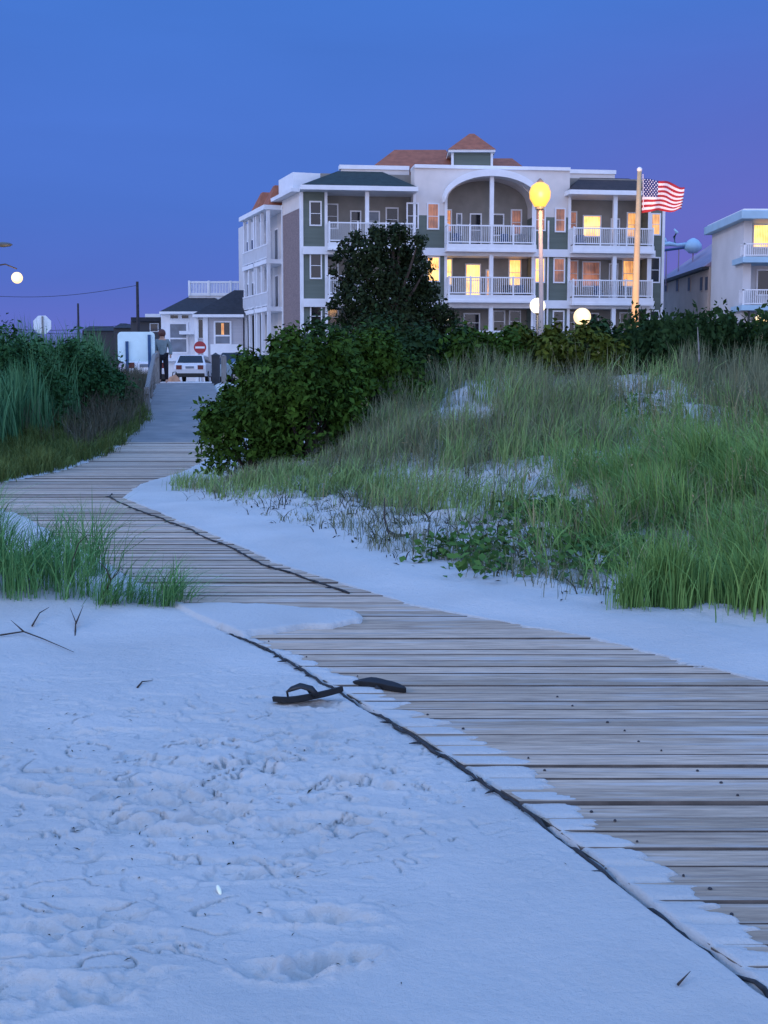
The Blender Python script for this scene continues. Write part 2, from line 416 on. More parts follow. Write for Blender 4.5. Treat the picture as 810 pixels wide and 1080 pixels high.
def board_mat():
    m = bpy.data.materials.new('weathered_boards'); m.use_nodes = True
    nt = m.node_tree; N = nt.nodes; K = nt.links; b = N['Principled BSDF']
    b.inputs['Roughness'].default_value = .85; b.inputs['Specular IOR Level'].default_value = .25
    tc = N.new('ShaderNodeTexCoord'); ge = N.new('ShaderNodeNewGeometry')
    cr = N.new('ShaderNodeValToRGB')
    cr.color_ramp.elements[0].color = (.36, .265, .185, 1); cr.color_ramp.elements[1].color = (.64, .475, .345, 1)
    e = cr.color_ramp.elements.new(.5); e.color = (.50, .37, .265, 1)
    K.new(ge.outputs['Random Per Island'], cr.inputs['Fac'])
    mp = N.new('ShaderNodeMapping'); mp.inputs['Scale'].default_value = (5.5, 62, 20)
    K.new(tc.outputs['Object'], mp.inputs['Vector'])
    g = N.new('ShaderNodeTexNoise'); g.inputs['Scale'].default_value = 1; g.inputs['Detail'].default_value = 6; g.inputs['Roughness'].default_value = .6
    K.new(mp.outputs['Vector'], g.inputs['Vector'])
    gr = N.new('ShaderNodeValToRGB'); gr.color_ramp.elements[0].position = .3; gr.color_ramp.elements[1].position = .72
    gr.color_ramp.elements[0].color = (.60, .59, .60, 1); gr.color_ramp.elements[1].color = (1.22, 1.22, 1.22, 1)
    K.new(g.outputs['Fac'], gr.inputs['Fac'])
    mx = N.new('ShaderNodeMix'); mx.data_type = 'RGBA'; mx.blend_type = 'MULTIPLY'; mx.inputs['Factor'].default_value = 1
    K.new(cr.outputs['Color'], mx.inputs[6]); K.new(gr.outputs['Color'], mx.inputs[7])
    # blown sand lying in the grain
    mp2 = N.new('ShaderNodeMapping'); mp2.inputs['Scale'].default_value = (1.1, 13, 1)
    K.new(tc.outputs['Object'], mp2.inputs['Vector'])
    d = N.new('ShaderNodeTexNoise'); d.inputs['Scale'].default_value = 1; d.inputs['Detail'].default_value = 7; d.inputs['Roughness'].default_value = .62
    K.new(mp2.outputs['Vector'], d.inputs['Vector'])
    dr = N.new('ShaderNodeValToRGB'); dr.color_ramp.elements[0].position = .51; dr.color_ramp.elements[1].position = .72
    dr.color_ramp.elements[0].color = (0, 0, 0, 1); dr.color_ramp.elements[1].color = (.75, .75, .75, 1)
    K.new(d.outputs['Fac'], dr.inputs['Fac'])
    mx2 = N.new('ShaderNodeMix'); mx2.data_type = 'RGBA'; mx2.inputs[7].default_value = (.53, .51, .48, 1)
    K.new(dr.outputs['Color'], mx2.inputs['Factor']); K.new(mx.outputs[2], mx2.inputs[6])
    K.new(mx2.outputs[2], b.inputs['Base Color'])
    bp = N.new('ShaderNodeBump'); bp.inputs['Distance'].default_value = .005; K.new(g.outputs['Fac'], bp.inputs['Height']); K.new(bp.outputs['Normal'], b.inputs['Normal'])
    return m
M['board'] = board_mat()
M['boardedge'] = mat('gap_shade_board_edge', (.12, .10, .085), .95, .3, 12)  # shade of the gaps between planks put into the edge colour
M['nail'] = mat('dark_nail', (.03, .03, .035), .7)

# ------------------------------------------------------------------ sky: after-sunset gradient, bright behind the camera
w = bpy.data.worlds.new('World'); sc.world = w; w.use_nodes = True
nt = w.node_tree; N = nt.nodes; K = nt.links
bg = N['Background']
tc = N.new('ShaderNodeTexCoord'); sp = N.new('ShaderNodeSeparateXYZ'); K.new(tc.outputs['Generated'], sp.inputs[0])
def ramp(stops):
    r = N.new('ShaderNodeValToRGB'); els = r.color_ramp.elements
    els[0].position = stops[0][0]; els[0].color = (*stops[0][1], 1)
    els[1].position = stops[-1][0]; els[1].color = (*stops[-1][1], 1)
    for p, c in stops[1:-1]:
        e = els.new(p); e.color = (*c, 1)
    return r
H = lambda st: [(p_, tuple(v * .5 for v in c_)) for p_, c_ in st]
front = ramp(H([(0, (.165, .150, .540)), (.03, (.125, .158, .575)), (.07, (.088, .160, .580)), (.12, (.074, .172, .605)), (.18, (.071, .180, .630)), (.27, (.061, .188, .645)), (.50, (.20, .44, 1.15)), (1, (.34, .76, 1.75))]))
side = ramp(H([(0, (.190, .140, .500)), (.06, (.165, .138, .520)), (.13, (.124, .150, .560)), (.19, (.095, .160, .590)), (.27, (.064, .185, .640)), (.50, (.20, .44, 1.15)), (1, (.34, .76, 1.75))]))
K.new(sp.outputs['Z'], front.inputs['Fac']); K.new(sp.outputs['Z'], side.inputs['Fac'])
mr = N.new('ShaderNodeMapRange'); mr.interpolation_type = 'SMOOTHSTEP'; mr.inputs['From Min'].default_value = -.05; mr.inputs['From Max'].default_value = .30
K.new(sp.outputs['X'], mr.inputs['Value'])
m1 = N.new('ShaderNodeMix'); m1.data_type = 'RGBA'; K.new(mr.outputs[0], m1.inputs['Factor']); K.new(front.outputs[0], m1.inputs[6]); K.new(side.outputs[0], m1.inputs[7])
back = ramp(H([(0, (1.62, 1.60, 2.05)), (.28, (.90, 1.12, 1.85)), (.7, (.40, .80, 1.80)), (1, (.34, .76, 1.75))]))
K.new(sp.outputs['Z'], back.inputs['Fac'])
mb = N.new('ShaderNodeMapRange'); mb.interpolation_type = 'SMOOTHSTEP'; mb.inputs['From Min'].default_value = .55; mb.inputs['From Max'].default_value = -.45
K.new(sp.outputs['Y'], mb.inputs['Value'])
m2 = N.new('ShaderNodeMix'); m2.data_type = 'RGBA'; K.new(mb.outputs[0], m2.inputs['Factor']); K.new(m1.outputs[2], m2.inputs[6]); K.new(back.outputs[0], m2.inputs[7])
# thin uneven cirrus
cm = N.new('ShaderNodeMapping'); cm.inputs['Scale'].default_value = (2.2, 2.2, 9); K.new(tc.outputs['Generated'], cm.inputs['Vector'])
cn = N.new('ShaderNodeTexNoise'); cn.inputs['Scale'].default_value = 1.6; cn.inputs['Detail'].default_value = 6; cn.inputs['Distortion'].default_value = .5; K.new(cm.outputs[0], cn.inputs['Vector'])
cv = N.new('ShaderNodeMapRange'); cv.inputs['From Min'].default_value = .3; cv.inputs['From Max'].default_value = .72; cv.inputs['To Min'].default_value = .965; cv.inputs['To Max'].default_value = 1.05; K.new(cn.outputs['Fac'], cv.inputs['Value'])
m3 = N.new('ShaderNodeVectorMath'); m3.operation = 'SCALE'; K.new(m2.outputs[2], m3.inputs[0]); K.new(cv.outputs[0], m3.inputs['Scale'])
K.new(m3.outputs[0], bg.inputs['Color']); bg.inputs['Strength'].default_value = 2.0

sd = bpy.data.lights.new('afterglow', 'SUN'); sd.energy = .50; sd.angle = math.radians(12); sd.color = (1, .92, .92)
so = bpy.data.objects.new('afterglow', sd); COL.objects.link(so)
so.rotation_euler = Vector((.80, .30, -.42)).to_track_quat('-Z', 'Y').to_euler()

sc.view_settings.view_transform = 'Standard'; sc.view_settings.look = 'None'
sc.view_settings.exposure = 0; sc.view_settings.gamma = 1
try: sc.view_settings.use_curve_mapping = False
except Exception: pass
sc.cycles.max_bounces = 6; sc.cycles.diffuse_bounces = 3; sc.cycles.glossy_bounces = 2; sc.cycles.transparent_max_bounces = 6
sc.cycles.use_denoising = True
sc.cycles.sample_clamp_indirect = 4

# ------------------------------------------------------------------ ground sheet
def build_ground():
    rows = np.concatenate([np.array([-30, -12, -5, -2, 0, 1.0, 1.5, 1.9]), np.geomspace(2.1, 9.5, 820), np.geomspace(9.53, 46, 300), np.array([47, 50, 56, 65, 80, 110, 160, 260, 420])])
    core = np.linspace(-1, 1, 620)
    out = np.array([1.06, 1.15, 1.3, 1.6, 2.1, 3, 4.5, 7, 12, 20, 30])
    YY = np.repeat(rows[:, None], len(core) + 2 * len(out), 1)
    half = .36 * np.clip(rows, 2.0, 60) + .25
    XC = core[None, :] * half[:, None]
    step = np.clip(rows, 6, 10)
    XO = half[:, None] + (out[None, :] - 1) * (1.2 * step[:, None])
    XX = np.concatenate([-XO[:, ::-1], XC, XO], 1)
    Z = terrain(XX.ravel(), YY.ravel())
    V = np.stack([XX.ravel(), YY.ravel(), Z], 1)
    nr, nc = XX.shape
    idx = np.arange(nr * nc).reshape(nr, nc)
    F = np.stack([idx[:-1, :-1], idx[:-1, 1:], idx[1:, 1:], idx[1:, :-1]], -1).reshape(-1, 4)
    o = link('sand', fast_mesh('sand', V, F, True), M['sand'])
    tag(o, kind='structure')
build_ground()

# boardwalk: real planks, in one sheet of structure
def build_walk():
    mb = MB()
    for y, wd in PLANKS:
        y0, y1 = y, y + wd
        lift = random.uniform(-.004, .002); z0 = float(zpath(y0)) + .034 + lift + random.uniform(-.005, .002); z1 = float(zpath(y1)) + .034 + lift + random.uniform(-.005, .002)
        a = float(LX(y0)) + .02; b = float(LX(y1)) + .02; c = float(RX(y0)) - .0; d = float(RX(y1)) - .0
        t = .055; tl = random.uniform(-.01, .01); ch = .004
        # chamfered top so that each plank has soft arrises
        mb.hexa([(a, y0, z0 - t), (c, y0 + tl, z0 - t), (d, y1 + tl, z1 - t), (b, y1, z1 - t), (a, y0 + ch, z0), (c, y0 + tl + ch, z0), (d, y1 + tl - ch, z1), (b, y1 - ch, z1)])
        mb.m[-6:] = [2, 0, 2, 2, 2, 2]
        # nail heads: one near each edge and one in the line along the middle
        ym = (y0 + y1) / 2; zc = z0 + .001
        cxs = [float(IX(ym)) + .05]
        if _Cp[0][1] - .6 < ym < 6.3:
            cxs.append(float(np.interp(ym, [p[1] for p in _Cp], [p[0] for p in _Cp])) if ym < _Cp[-1][1] else (float(LX(ym)) + float(RX(ym))) / 2 + .1)
        for cx in cxs:
            if random.random() < .55:
                r = random.uniform(.0025, .0045); j = random.uniform(-.025, .025)
                mb.lathe((cx + random.uniform(-.01, .01), ym + j, zc), [(r * 1.5, 0), (r * 1.2, .004), (r * .3, .006)], 7, 1)
    o = mb.build('boardwalk', [M['board'], M['nail'], M['boardedge']]); tag(o, kind='structure')
    # the concrete ramp up to the street
    ys = np.concatenate([np.array([24.43]), np.linspace(25, 43.2, 60)]); mb = MB()
    vs = []; fs = []
    for q in ys:
        z = float(zpath(q)) + .03
        vs += [(float(LX(q)), q, z), (float(RX(q)), q, z), (float(RX(q)), q, z - .3), (float(LX(q)), q, z - .3)]
    for i in range(len(ys) - 1):
        b = 4 * i
        fs += [(b, b + 1, b + 5, b + 4), (b + 1, b + 2, b + 6, b + 5), (b + 3, b, b + 4, b + 7)]
    mb.add(vs, fs)
    o = mb.build('ramp', M['concrete']); tag(o, kind='structure')
    mb = MB().box((-7.25, 43.2, .80), (-5.35, 43.45, 1.165)); o = mb.build('kerb', M['kerbpaint'], bevel=.02); tag(o, kind='structure')
    mb = MB(); mb.add([(-60, 45.5, .956), (60, 45.5, .956), (60, 84, .956), (-60, 84, .956)], [(0, 1, 2, 3)])
    o = mb.build('street', M['asphalt']); tag(o, kind='structure')
build_walk()

# ropes along the walk edges
def rope(name, xs, y0, y1, r, label, dz=0.0, wob=.012, step=.035):
    ys = np.arange(y0, y1, step); pts = []; rad = []
    for i, q in enumerate(ys):
        x = float(xs(q)) + (float(vnoise(np.array([q * 3.1]), np.array([r * 900]))[0]) - .5) * wob * 2
        pts.append((x, q, (tz(x, q) + dz if dz < .05 else float(zpath(q)) + .040) + random.uniform(-.002, .003))); rad.append(r * random.uniform(.7, 1.35))
    mb = MB().tube(pts, rad, 6)
    for i in range(3, len(pts) - 1, 4):       # frayed ends and weed caught in the lay
        if random.random() < .55:
            p = Vector(pts[i]); d = Vector((random.uniform(-.05, -.01), random.uniform(-.05, .01), random.uniform(-.004, .006)))
            mb.tube([p, p + d * .6, p + d], [r * .9, r * .7, r * .2], 5)
    tag(mb.build(name, M['rope'], smooth=True), label, 'rope')
rope('edge_rope', lambda q: LX(q) - .006, 1.2, 6.95, .0062, 'dark frayed rope along the outer sand edge of the boardwalk beside the flip flops', .009, .018)
rope('edge_rope', lambda q: RX(q) - .15 - .03 * np.sin(q), 8.2, 15.2, .0065, 'thin dark rope lying on the boards along the far dune side edge', .098, .02, .08)

# ------------------------------------------------------------------ grass and leaf builders
def blade_mesh(P, H, W, az, bend, droop=0.0, seg=4):
    """P (n,3) feet, H heights, W widths, az lean azimuth, bend lean amount"""
    n = len(P); t = np.linspace(0, 1, seg + 1)
    dirv = np.stack([np.cos(az), np.sin(az), np.zeros(n)], 1)
    fa = az + rng.uniform(.6, 2.5, n)
    side = np.stack([np.cos(fa), np.sin(fa), np.zeros(n)], 1)
    tt = t[None, :, None]
    up = H[:, None, None] * (tt - (.28 * bend[:, None, None] + droop) * tt ** 3)
    hor = (H * bend)[:, None, None] * tt ** 1.9
    C = P[:, None, :] + np.concatenate([dirv[:, None, :2] * hor, up], 2)
    wd = (W[:, None] * np.array([.75, 1, .9, .6, .0])[None, :seg + 1])[:, :, None] if seg == 4 else (W[:, None] * (1 - t[None, :]) ** .7)[:, :, None]
    A = C[:, :-1] - side[:, None, :] * wd[:, :-1] * .5
    B = C[:, :-1] + side[:, None, :] * wd[:, :-1] * .5
    T = C[:, -1:]
    V = np.concatenate([A, B, T], 1).reshape(-1, 3)
    m = 2 * seg + 1; f = []
    for i in range(seg - 1):
        f += [(i, seg + i, seg + i + 1), (i, seg + i + 1, i + 1)]
    f.append((seg - 1, 2 * seg - 1, 2 * seg))
    F = (np.arange(n)[:, None, None] * m + np.array(f)[None]).reshape(-1, 3)
    return V, F

def leaf_arrays(C, Nrm, size, asp=.55):
    n = len(C)
    Nrm = Nrm / np.linalg.norm(Nrm, axis=1, keepdims=True)
    r = rng.normal(size=(n, 3)); u = np.cross(Nrm, r); u /= np.linalg.norm(u, axis=1, keepdims=True); v = np.cross(Nrm, u)
    s = size[:, None]
    V = np.stack([C - u * s * .5, C - v * s * asp * .5 + Nrm * s * .10, C + u * s * .5, C + v * s * asp * .5 + Nrm * s * .10], 1).reshape(-1, 3)
    b = np.arange(n)[:, None, None] * 4
    F = (b + np.array([[0, 1, 2], [0, 2, 3]])[None]).reshape(-1, 3)
    return V, F

def scatter(n, x0, x1, y0, y1, dens):
    X = rng.uniform(x0, x1, n); Y = rng.uniform(y0, y1, n)
    k = rng.random(n) < dens(X, Y)
    X, Y = X[k], Y[k]
    return np.stack([X, Y, terrain(X, Y) - .02], 1)

def grass(name, P, h, wd, bend, m, lean=None, label=None, cat=None, droop=.08, parent=None, kind='stuff', group=None):
    n = len(P); H = rng.uniform(h[0], h[1], n) * (.62 + .75 * vnoise(P[:, 0] * 2.7 + 9, P[:, 1] * 2.7)) * (1 - .5 * S((.2 - P[:, 0]) / 1.2) * (P[:, 1] > 11) * (P[:, 1] < 18) * (P[:, 0] > RX(P[:, 1]))) * (.75 + .5 * vnoise(P[:, 0] * 1.3, P[:, 1] * 1.3))
    W = rng.uniform(wd[0], wd[1], n)
    az = rng.uniform(0, 2 * PI, n) if lean is None else lean[0] + rng.normal(size=n) * lean[1]
    V, F = blade_mesh(P, H, W, az, np.abs(rng.normal(size=n)) * bend + .05, droop)
    o = link(name, fast_mesh(name, V, F, True), m, parent)
    if parent is None: tag(o, label, cat, group, kind)
    return o

def tufts(P, per, spread):
    n = len(P); Q = np.repeat(P, per, 0); r = np.abs(rng.normal(size=len(Q))) * spread; a = rng.uniform(0, 2 * PI, len(Q))
    Q[:, 0] += r * np.cos(a); Q[:, 1] += r * np.sin(a); Q[:, 2] = terrain(Q[:, 0], Q[:, 1]) - .02
    return Q

# bare sand patches on the dune (seen between the tufts)
BARE = []
for px, py, rx in [(520, 512, .55), (560, 522, .4), (650, 484, .34), (500, 560, .45), (470, 585, .35), (692, 575, .22), (540, 585, .25), (620, 590, .18), (716, 412, .12), (800, 398, .2), (600, 600, .2), (420, 560, .35), (445, 550, .3), (340, 548, .3), (300, 560, .4), (380, 575, .4), (510, 437, .16), (590, 540, .35), (480, 530, .3), (430, 575, .3), (530, 560, .35), (640, 610, .2), (735, 590, .15)]:
    p = on_ground(px, py); BARE.append((p.x, p.y, rx))
def bare(X, Y):
    m = np.zeros_like(X); wob = fbm(X * 3.3 + 7, Y * 3.3 + 1, 3)
    for bx, by, r in BARE:
        m = np.maximum(m, np.exp(-(((X - bx) / (r * 1.35 * (.6 + .8 * wob))) ** 2 + ((Y - by + r * .5) / (r * 1.9 * (.6 + .8 * wob))) ** 2) ** 2))
    return m

def dune_den(X, Y):
    dr = X - RX(Y)
    edge = S((dr - (1.0 + .5 * (fbm(X * 1.1, Y * 1.1, 2) - .5) + np.interp(Y, [7, 8.5, 11, 13, 16], [.35, .15, .75, .35, -.7]))) / .5)
    view = (np.abs(X / Y) < .34)
    for bx, by, br in ((-1.65, 16.9, .85), (-.98, 16.6, .9), (-.16, 17.6, .85), (-.8, 19.2, 1.0), (.15, 20.6, 1.0)):
        view = view & (((X - bx) / br) ** 2 + ((Y - by) / (br * 1.1)) ** 2 > 1)
    return edge * (1 - .97 * bare(X, Y)) * view * np.clip((9.5 / Y), 0, 1)

# pale grass over the left and middle of the dune
def d_pale(X, Y):
    px = X / Y * 1400 + 405
    return dune_den(X, Y) * S((640 - px + 120 * (fbm(X, Y, 2) - .5) * 2 + (Y - 12) * 25) / 120) * np.clip((fbm(X * 1.9 + 3, Y * 1.9, 3) - .36) * 5, .06, 1) * S((Y - 9) / 2.0) * (1 - S((Y - 16.0) / 2.2))
P = tufts(scatter(44000, -4, 8.5, 8, 25, d_pale), 8, .05)
grass('dune_grass', P, (.22, .54), (.004, .010), .55, M['grass_pale'], (.3, 1.3))
# lush green grass to the right, near
def d_green(X, Y):
    px = X / Y * 1400 + 405
    return dune_den(X, Y) * S((px - 545 + 140 * (fbm(X * 1.2 + 9, Y * 1.2, 2) - .5)) / 130) * np.clip((fbm(X * 2.3 + 30, Y * 2.3, 3) - .36) * 5, .05, 1) * (1 - S((Y - 12.5) / 4))
P = tufts(scatter(24000, .5, 6, 7.6, 20, d_green), 9, .05)
grass('beach_grass', P, (.22, .52), (.004, .009), .55, M['grass_green'], (2.6, 1.2))
# seed stalks above the grass
def seed_stalks():
    P = scatter(5200, -2, 8, 8, 18, lambda X, Y: dune_den(X, Y) * np.clip((fbm(X * 1.1 + 40, Y * 1.1, 2) - .42) * 4, .02, 1) * .16); n = len(P)
    V, F = blade_mesh(P, rng.uniform(.5, .82, n), np.full(n, .004), rng.uniform(0, 6.3, n), rng.uniform(.1, .4, n), .02)
    tip = V.reshape(n, -1, 3)[:, -1]
    k = 9; C = np.repeat(tip, k, 0) + rng.normal(size=(n * k, 3)) * np.array([.010, .010, .035]) - np.array([0, 0, .03])
    V2, F2 = leaf_arrays(C, rng.normal(size=(n * k, 3)), rng.uniform(.012, .028, n * k), .4)
    tag(link('seed_stalks', fast_mesh('seed_stalks', np.concatenate([V, V2]), np.concatenate([F, F2 + len(V)])), M['straw']), kind='stuff')
seed_stalks()
# straw: last year's blades standing and fallen among the green
def d_straw(X, Y):
    return dune_den(X, Y) * np.clip((fbm(X * 2.6 + 130, Y * 2.6, 3) - .40) * 5, .05, 1) * (1 - S((Y - 16) / 2))
P = tufts(scatter(9000, -4, 8.5, 7.8, 20, d_straw), 4, .06)
grass('straw', P, (.20, .58), (.003, .007), .75, M['straw'], None)
# dry grey stems high on the dune
def d_dry(X, Y):
    return np.maximum(dune_den(X, Y), .55 * (Y > 13.5) * (X - RX(Y) > 2.2) * (np.abs(X / Y) < .34)) * (.10 + 1.6 * S((Y - 13.5) / 2.5)) * np.clip((fbm(X * .9 + 60, Y * .9 + 4, 3) - .40) * 6, .12, 1) * (1 - S((Y - 18.0) / 1.2)) * 1.6
P = tufts(scatter(16000, -2, 9, 8.5, 20, d_dry), 8, .07)
grass('dry_grass', P, (.20, .52), (.004, .009), .30, M['grass_dry'], (1.2, 1.5), droop=.0)
# low wisps running down on to the bare sand
def d_wisp(X, Y):
    dr = X - RX(Y)
    return ((dr > .75 + .3 * fbm(X * 3, Y * 3, 2)) & (np.abs(X / Y) < .33)) * np.clip((fbm(X * 3.1 + 11, Y * 3.1, 3) - .42) * 6, 0, 1) * np.clip(10 / Y, 0, 1)
P = tufts(scatter(11000, -3.5, 5, 7.7, 17, d_wisp), 5, .06)
grass('sparse_grass', P, (.07, .22), (.003, .007), .7, M['grass_dry'], None)

# dark plant litter strewn over the sand at the dune foot
def litter():
    def dl_(X, Y):
        dr = X - RX(Y)
        return S((dr - .55) / .7) * (1 - S((dr - 3.2) / 1.5)) * (np.abs(X / Y) < .33) * np.clip((fbm(X * 2.3 + 71, Y * 2.3, 3) - .40) * 5, .03, 1) * np.clip(9 / Y, 0, 1)
    P = scatter(9000, -3.6, 5, 7.6, 16, dl_); n = len(P); P[:, 2] += .026
    V, F = leaf_arrays(P, rng.normal(size=(n, 3)) * .35 + np.array([0, 0, 1]), rng.uniform(.02, .07, n), .35)
    tag(link('plant_litter', fast_mesh('plant_litter', V, F), M['litter']), kind='stuff')
    P = tufts(scatter(2600, -3.6, 5, 7.6, 16, dl_), 3, .10); n = len(P)
    V, F = blade_mesh(P, rng.uniform(.08, .28, n), rng.uniform(.005, .012, n), rng.uniform(0, 6.3, n), rng.uniform(.5, 1.3, n), .1)
    tag(link('dead_stems', fast_mesh('dead_stems', V, F), M['litter']), kind='stuff')

# dark flakes added on the trodden sand in place of its small shading marks
def shade_flakes():
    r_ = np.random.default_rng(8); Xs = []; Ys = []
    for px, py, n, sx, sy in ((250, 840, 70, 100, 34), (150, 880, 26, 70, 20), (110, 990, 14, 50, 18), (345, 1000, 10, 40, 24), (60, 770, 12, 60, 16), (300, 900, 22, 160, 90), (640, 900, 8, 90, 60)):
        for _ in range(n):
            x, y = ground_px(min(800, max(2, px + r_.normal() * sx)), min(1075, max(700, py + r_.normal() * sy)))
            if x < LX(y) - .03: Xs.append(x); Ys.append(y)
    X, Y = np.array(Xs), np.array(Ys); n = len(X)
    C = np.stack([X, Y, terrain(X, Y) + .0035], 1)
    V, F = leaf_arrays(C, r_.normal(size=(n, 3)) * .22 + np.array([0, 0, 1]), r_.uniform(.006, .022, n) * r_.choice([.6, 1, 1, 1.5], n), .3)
    tag(link('sand_shade_flakes', fast_mesh('sand_shade_flakes', V, F), M['litter']), kind='stuff')

# creeping leafy vine patches
def vine():
    c = [(575, 575, .55), (545, 590, .45), (455, 590, .25), (520, 605, .3), (610, 600, .35), (650, 575, .35), (620, 560, .45), (600, 545, .4), (640, 590, .3), (500, 590, .25), (560, 545, .35), (700, 520, .5), (760, 500, .6), (680, 445, .5)]
    Cs = []
    for px, py, r in c:
        p = on_ground(px, py); n = int(620 * r)
        a = rng.uniform(0, 2 * PI, n); q = np.sqrt(rng.random(n)) * r * (.6 + .8 * rng.random(n))
        X = p.x + q * np.cos(a); Y = p.y + q * np.sin(a) * 1.3
        k = fbm(X * 6, Y * 6, 2) > .42
        X, Y = X[k], Y[k]
        Cs.append(np.stack([X, Y, terrain(X, Y) + rng.uniform(.0, .16, len(X))], 1))
    C = np.concatenate(Cs); nm = rng.normal(size=C.shape) * .6 + np.array([0, -.3, 1])
    V, F = leaf_arrays(C, nm, rng.uniform(.04, .085, len(C)), .7)
    tag(link('ground_cover', fast_mesh('ground_cover', V, F), M['leaf_vine']), kind='stuff')
vine(); litter(); shade_flakes()

# distinct tufts at the foot of the dune
def clump(name, px, py, n, h, wd, spread, label, m, bend=.35, group=None, lean=None):
    p = on_ground(px, py); base = thing(name, p, label, 'beach grass', group)
    P = tufts(np.array([[p.x, p.y, 0.]]), n, spread)
    grass('blades', P, h, wd, bend, m, lean, parent=base)
    return base
clump('grass_tuft', 668, 640, 210, (.26, .50), (.004, .009), .075, 'upright green grass tuft standing alone at sand edge left of the thick pair', M['grass_green'], .28)
clump('grass_tuft', 706, 638, 520, (.35, .66), (.005, .010), .13, 'thick dark green grass tuft rooted at the sand edge near right border', M['grass_green'], .30)
clump('grass_tuft', 797, 640, 480, (.38, .70), (.005, .010), .13, 'tall thick grass tuft cut by the right border above bare sand', M['grass_green'], .32)

# grass in the left foreground
p0 = on_ground(45, 640)
def fore_clump(x0, x1, ya, yb, n, per, h, label, bend, lean, wd=(.0035, .0075)):
    c = thing('beach_grass_clump', ((x0 + x1) / 2, (ya + yb) / 2, tz((x0 + x1) / 2, (ya + yb) / 2)), label, 'beach grass')
    X = rng.uniform(x0, x1, n); Y = rng.uniform(ya, yb, n)
    P = tufts(np.stack([X, Y, 0 * X], 1), per, .06)
    grass('blades', P, h, wd, bend, M['grass_fore'], lean, parent=c)
    return c
fore_clump(-3.3, -1.80, 7.75, 8.9, 120, 20, (.32, .68), 'tall arching green beach grass clump at left border before the boardwalk', .62, (.2, 1.7))
fore_clump(-1.80, -1.22, 7.72, 8.1, 30, 17, (.20, .46), 'low drooping green grass clump leaning toward the boardwalk boards', .95, (-.1, .8))
def stalk(pts, r, name, label, cat, m=None):
    mb = MB()
    for q in pts:
        n = len(q); mb.tube(q, [r * (1 - .8 * i / (n - 1)) for i in range(n)], 6)
    return tag(mb.build(name, m or M['twig'], smooth=True), label, cat)
def px_line(pp, Y):
    return [at(x, y, Y) for x, y in pp]
stalk([px_line([(74, 612), (77, 590), (83, 573), (92, 564), (100, 566)], 7.9)], .006, 'grass_stalk', 'dark curled stalk arching over the tall foreground grass clump', 'stalk')
stalk([px_line([(108, 630), (117, 612), (124, 604), (128, 596)], 7.8), px_line([(117, 612), (112, 600), (104, 592)], 7.8)], .007, 'grass_stalk', 'dark forked stalk rising between the two foreground grass clumps', 'stalk')
def g3(px, py, dz=.01):
    p = on_ground(px, py); return Vector((p.x, p.y, p.z + dz))
stalk([[g3(0, 672), g3(25, 670, .02), g3(45, 676, .012), g3(62, 683), g3(78, 690)], [g3(25, 670, .02), g3(12, 664, .05)]], .005, 'fallen_twig', 'thin dark twig lying on sand below the tall grass clump', 'twig')
stalk([[g3(79, 672, -.01), g3(80, 660, .02), g3(74, 650, .05)], [g3(80, 662, .02), g3(88, 648, .05)], [g3(34, 662), g3(42, 652, .03), g3(52, 648, .04)]], .0055, 'fallen_twig', 'forked dark twig poking out of sand beside the low grass', 'twig')
stalk([[g3(715, 1041, .006), g3(728, 1030, .012)]], .0035, 'fallen_twig', 'tiny dark twig on smooth sand near the bottom right edge rope', 'twig')
stalk([[g3(145, 726, .003), g3(150, 721, .008), g3(161, 719, .005)]], .005, 'fallen_twig', 'small bent twig alone on the sand left of the flip flops', 'twig')
pb = on_ground(408, 564)
stalk([[pb + Vector((.09, -.30, -.01)), pb + Vector((.06, -.12, .015)), pb + Vector((.01, 0, .03)), pb + Vector((-.02, .02, .14)), pb + Vector((-.02, .03, .30))], [pb + Vector((.06, -.14, .01)), pb + Vector((.13, -.22, .02)), pb + Vector((.20, -.2, .03))]], .020, 'driftwood_stick', 'dark bent stick standing up from the sandy dune foot', 'stick')
pb = on_ground(735, 408)
stalk([[pb, pb + Vector((.02, 0, .35)), pb + Vector((-.01, .0, .75))]], .022, 'dead_stem', 'single pale dead stem standing above the dune near right border', 'stem', M['dryst'])

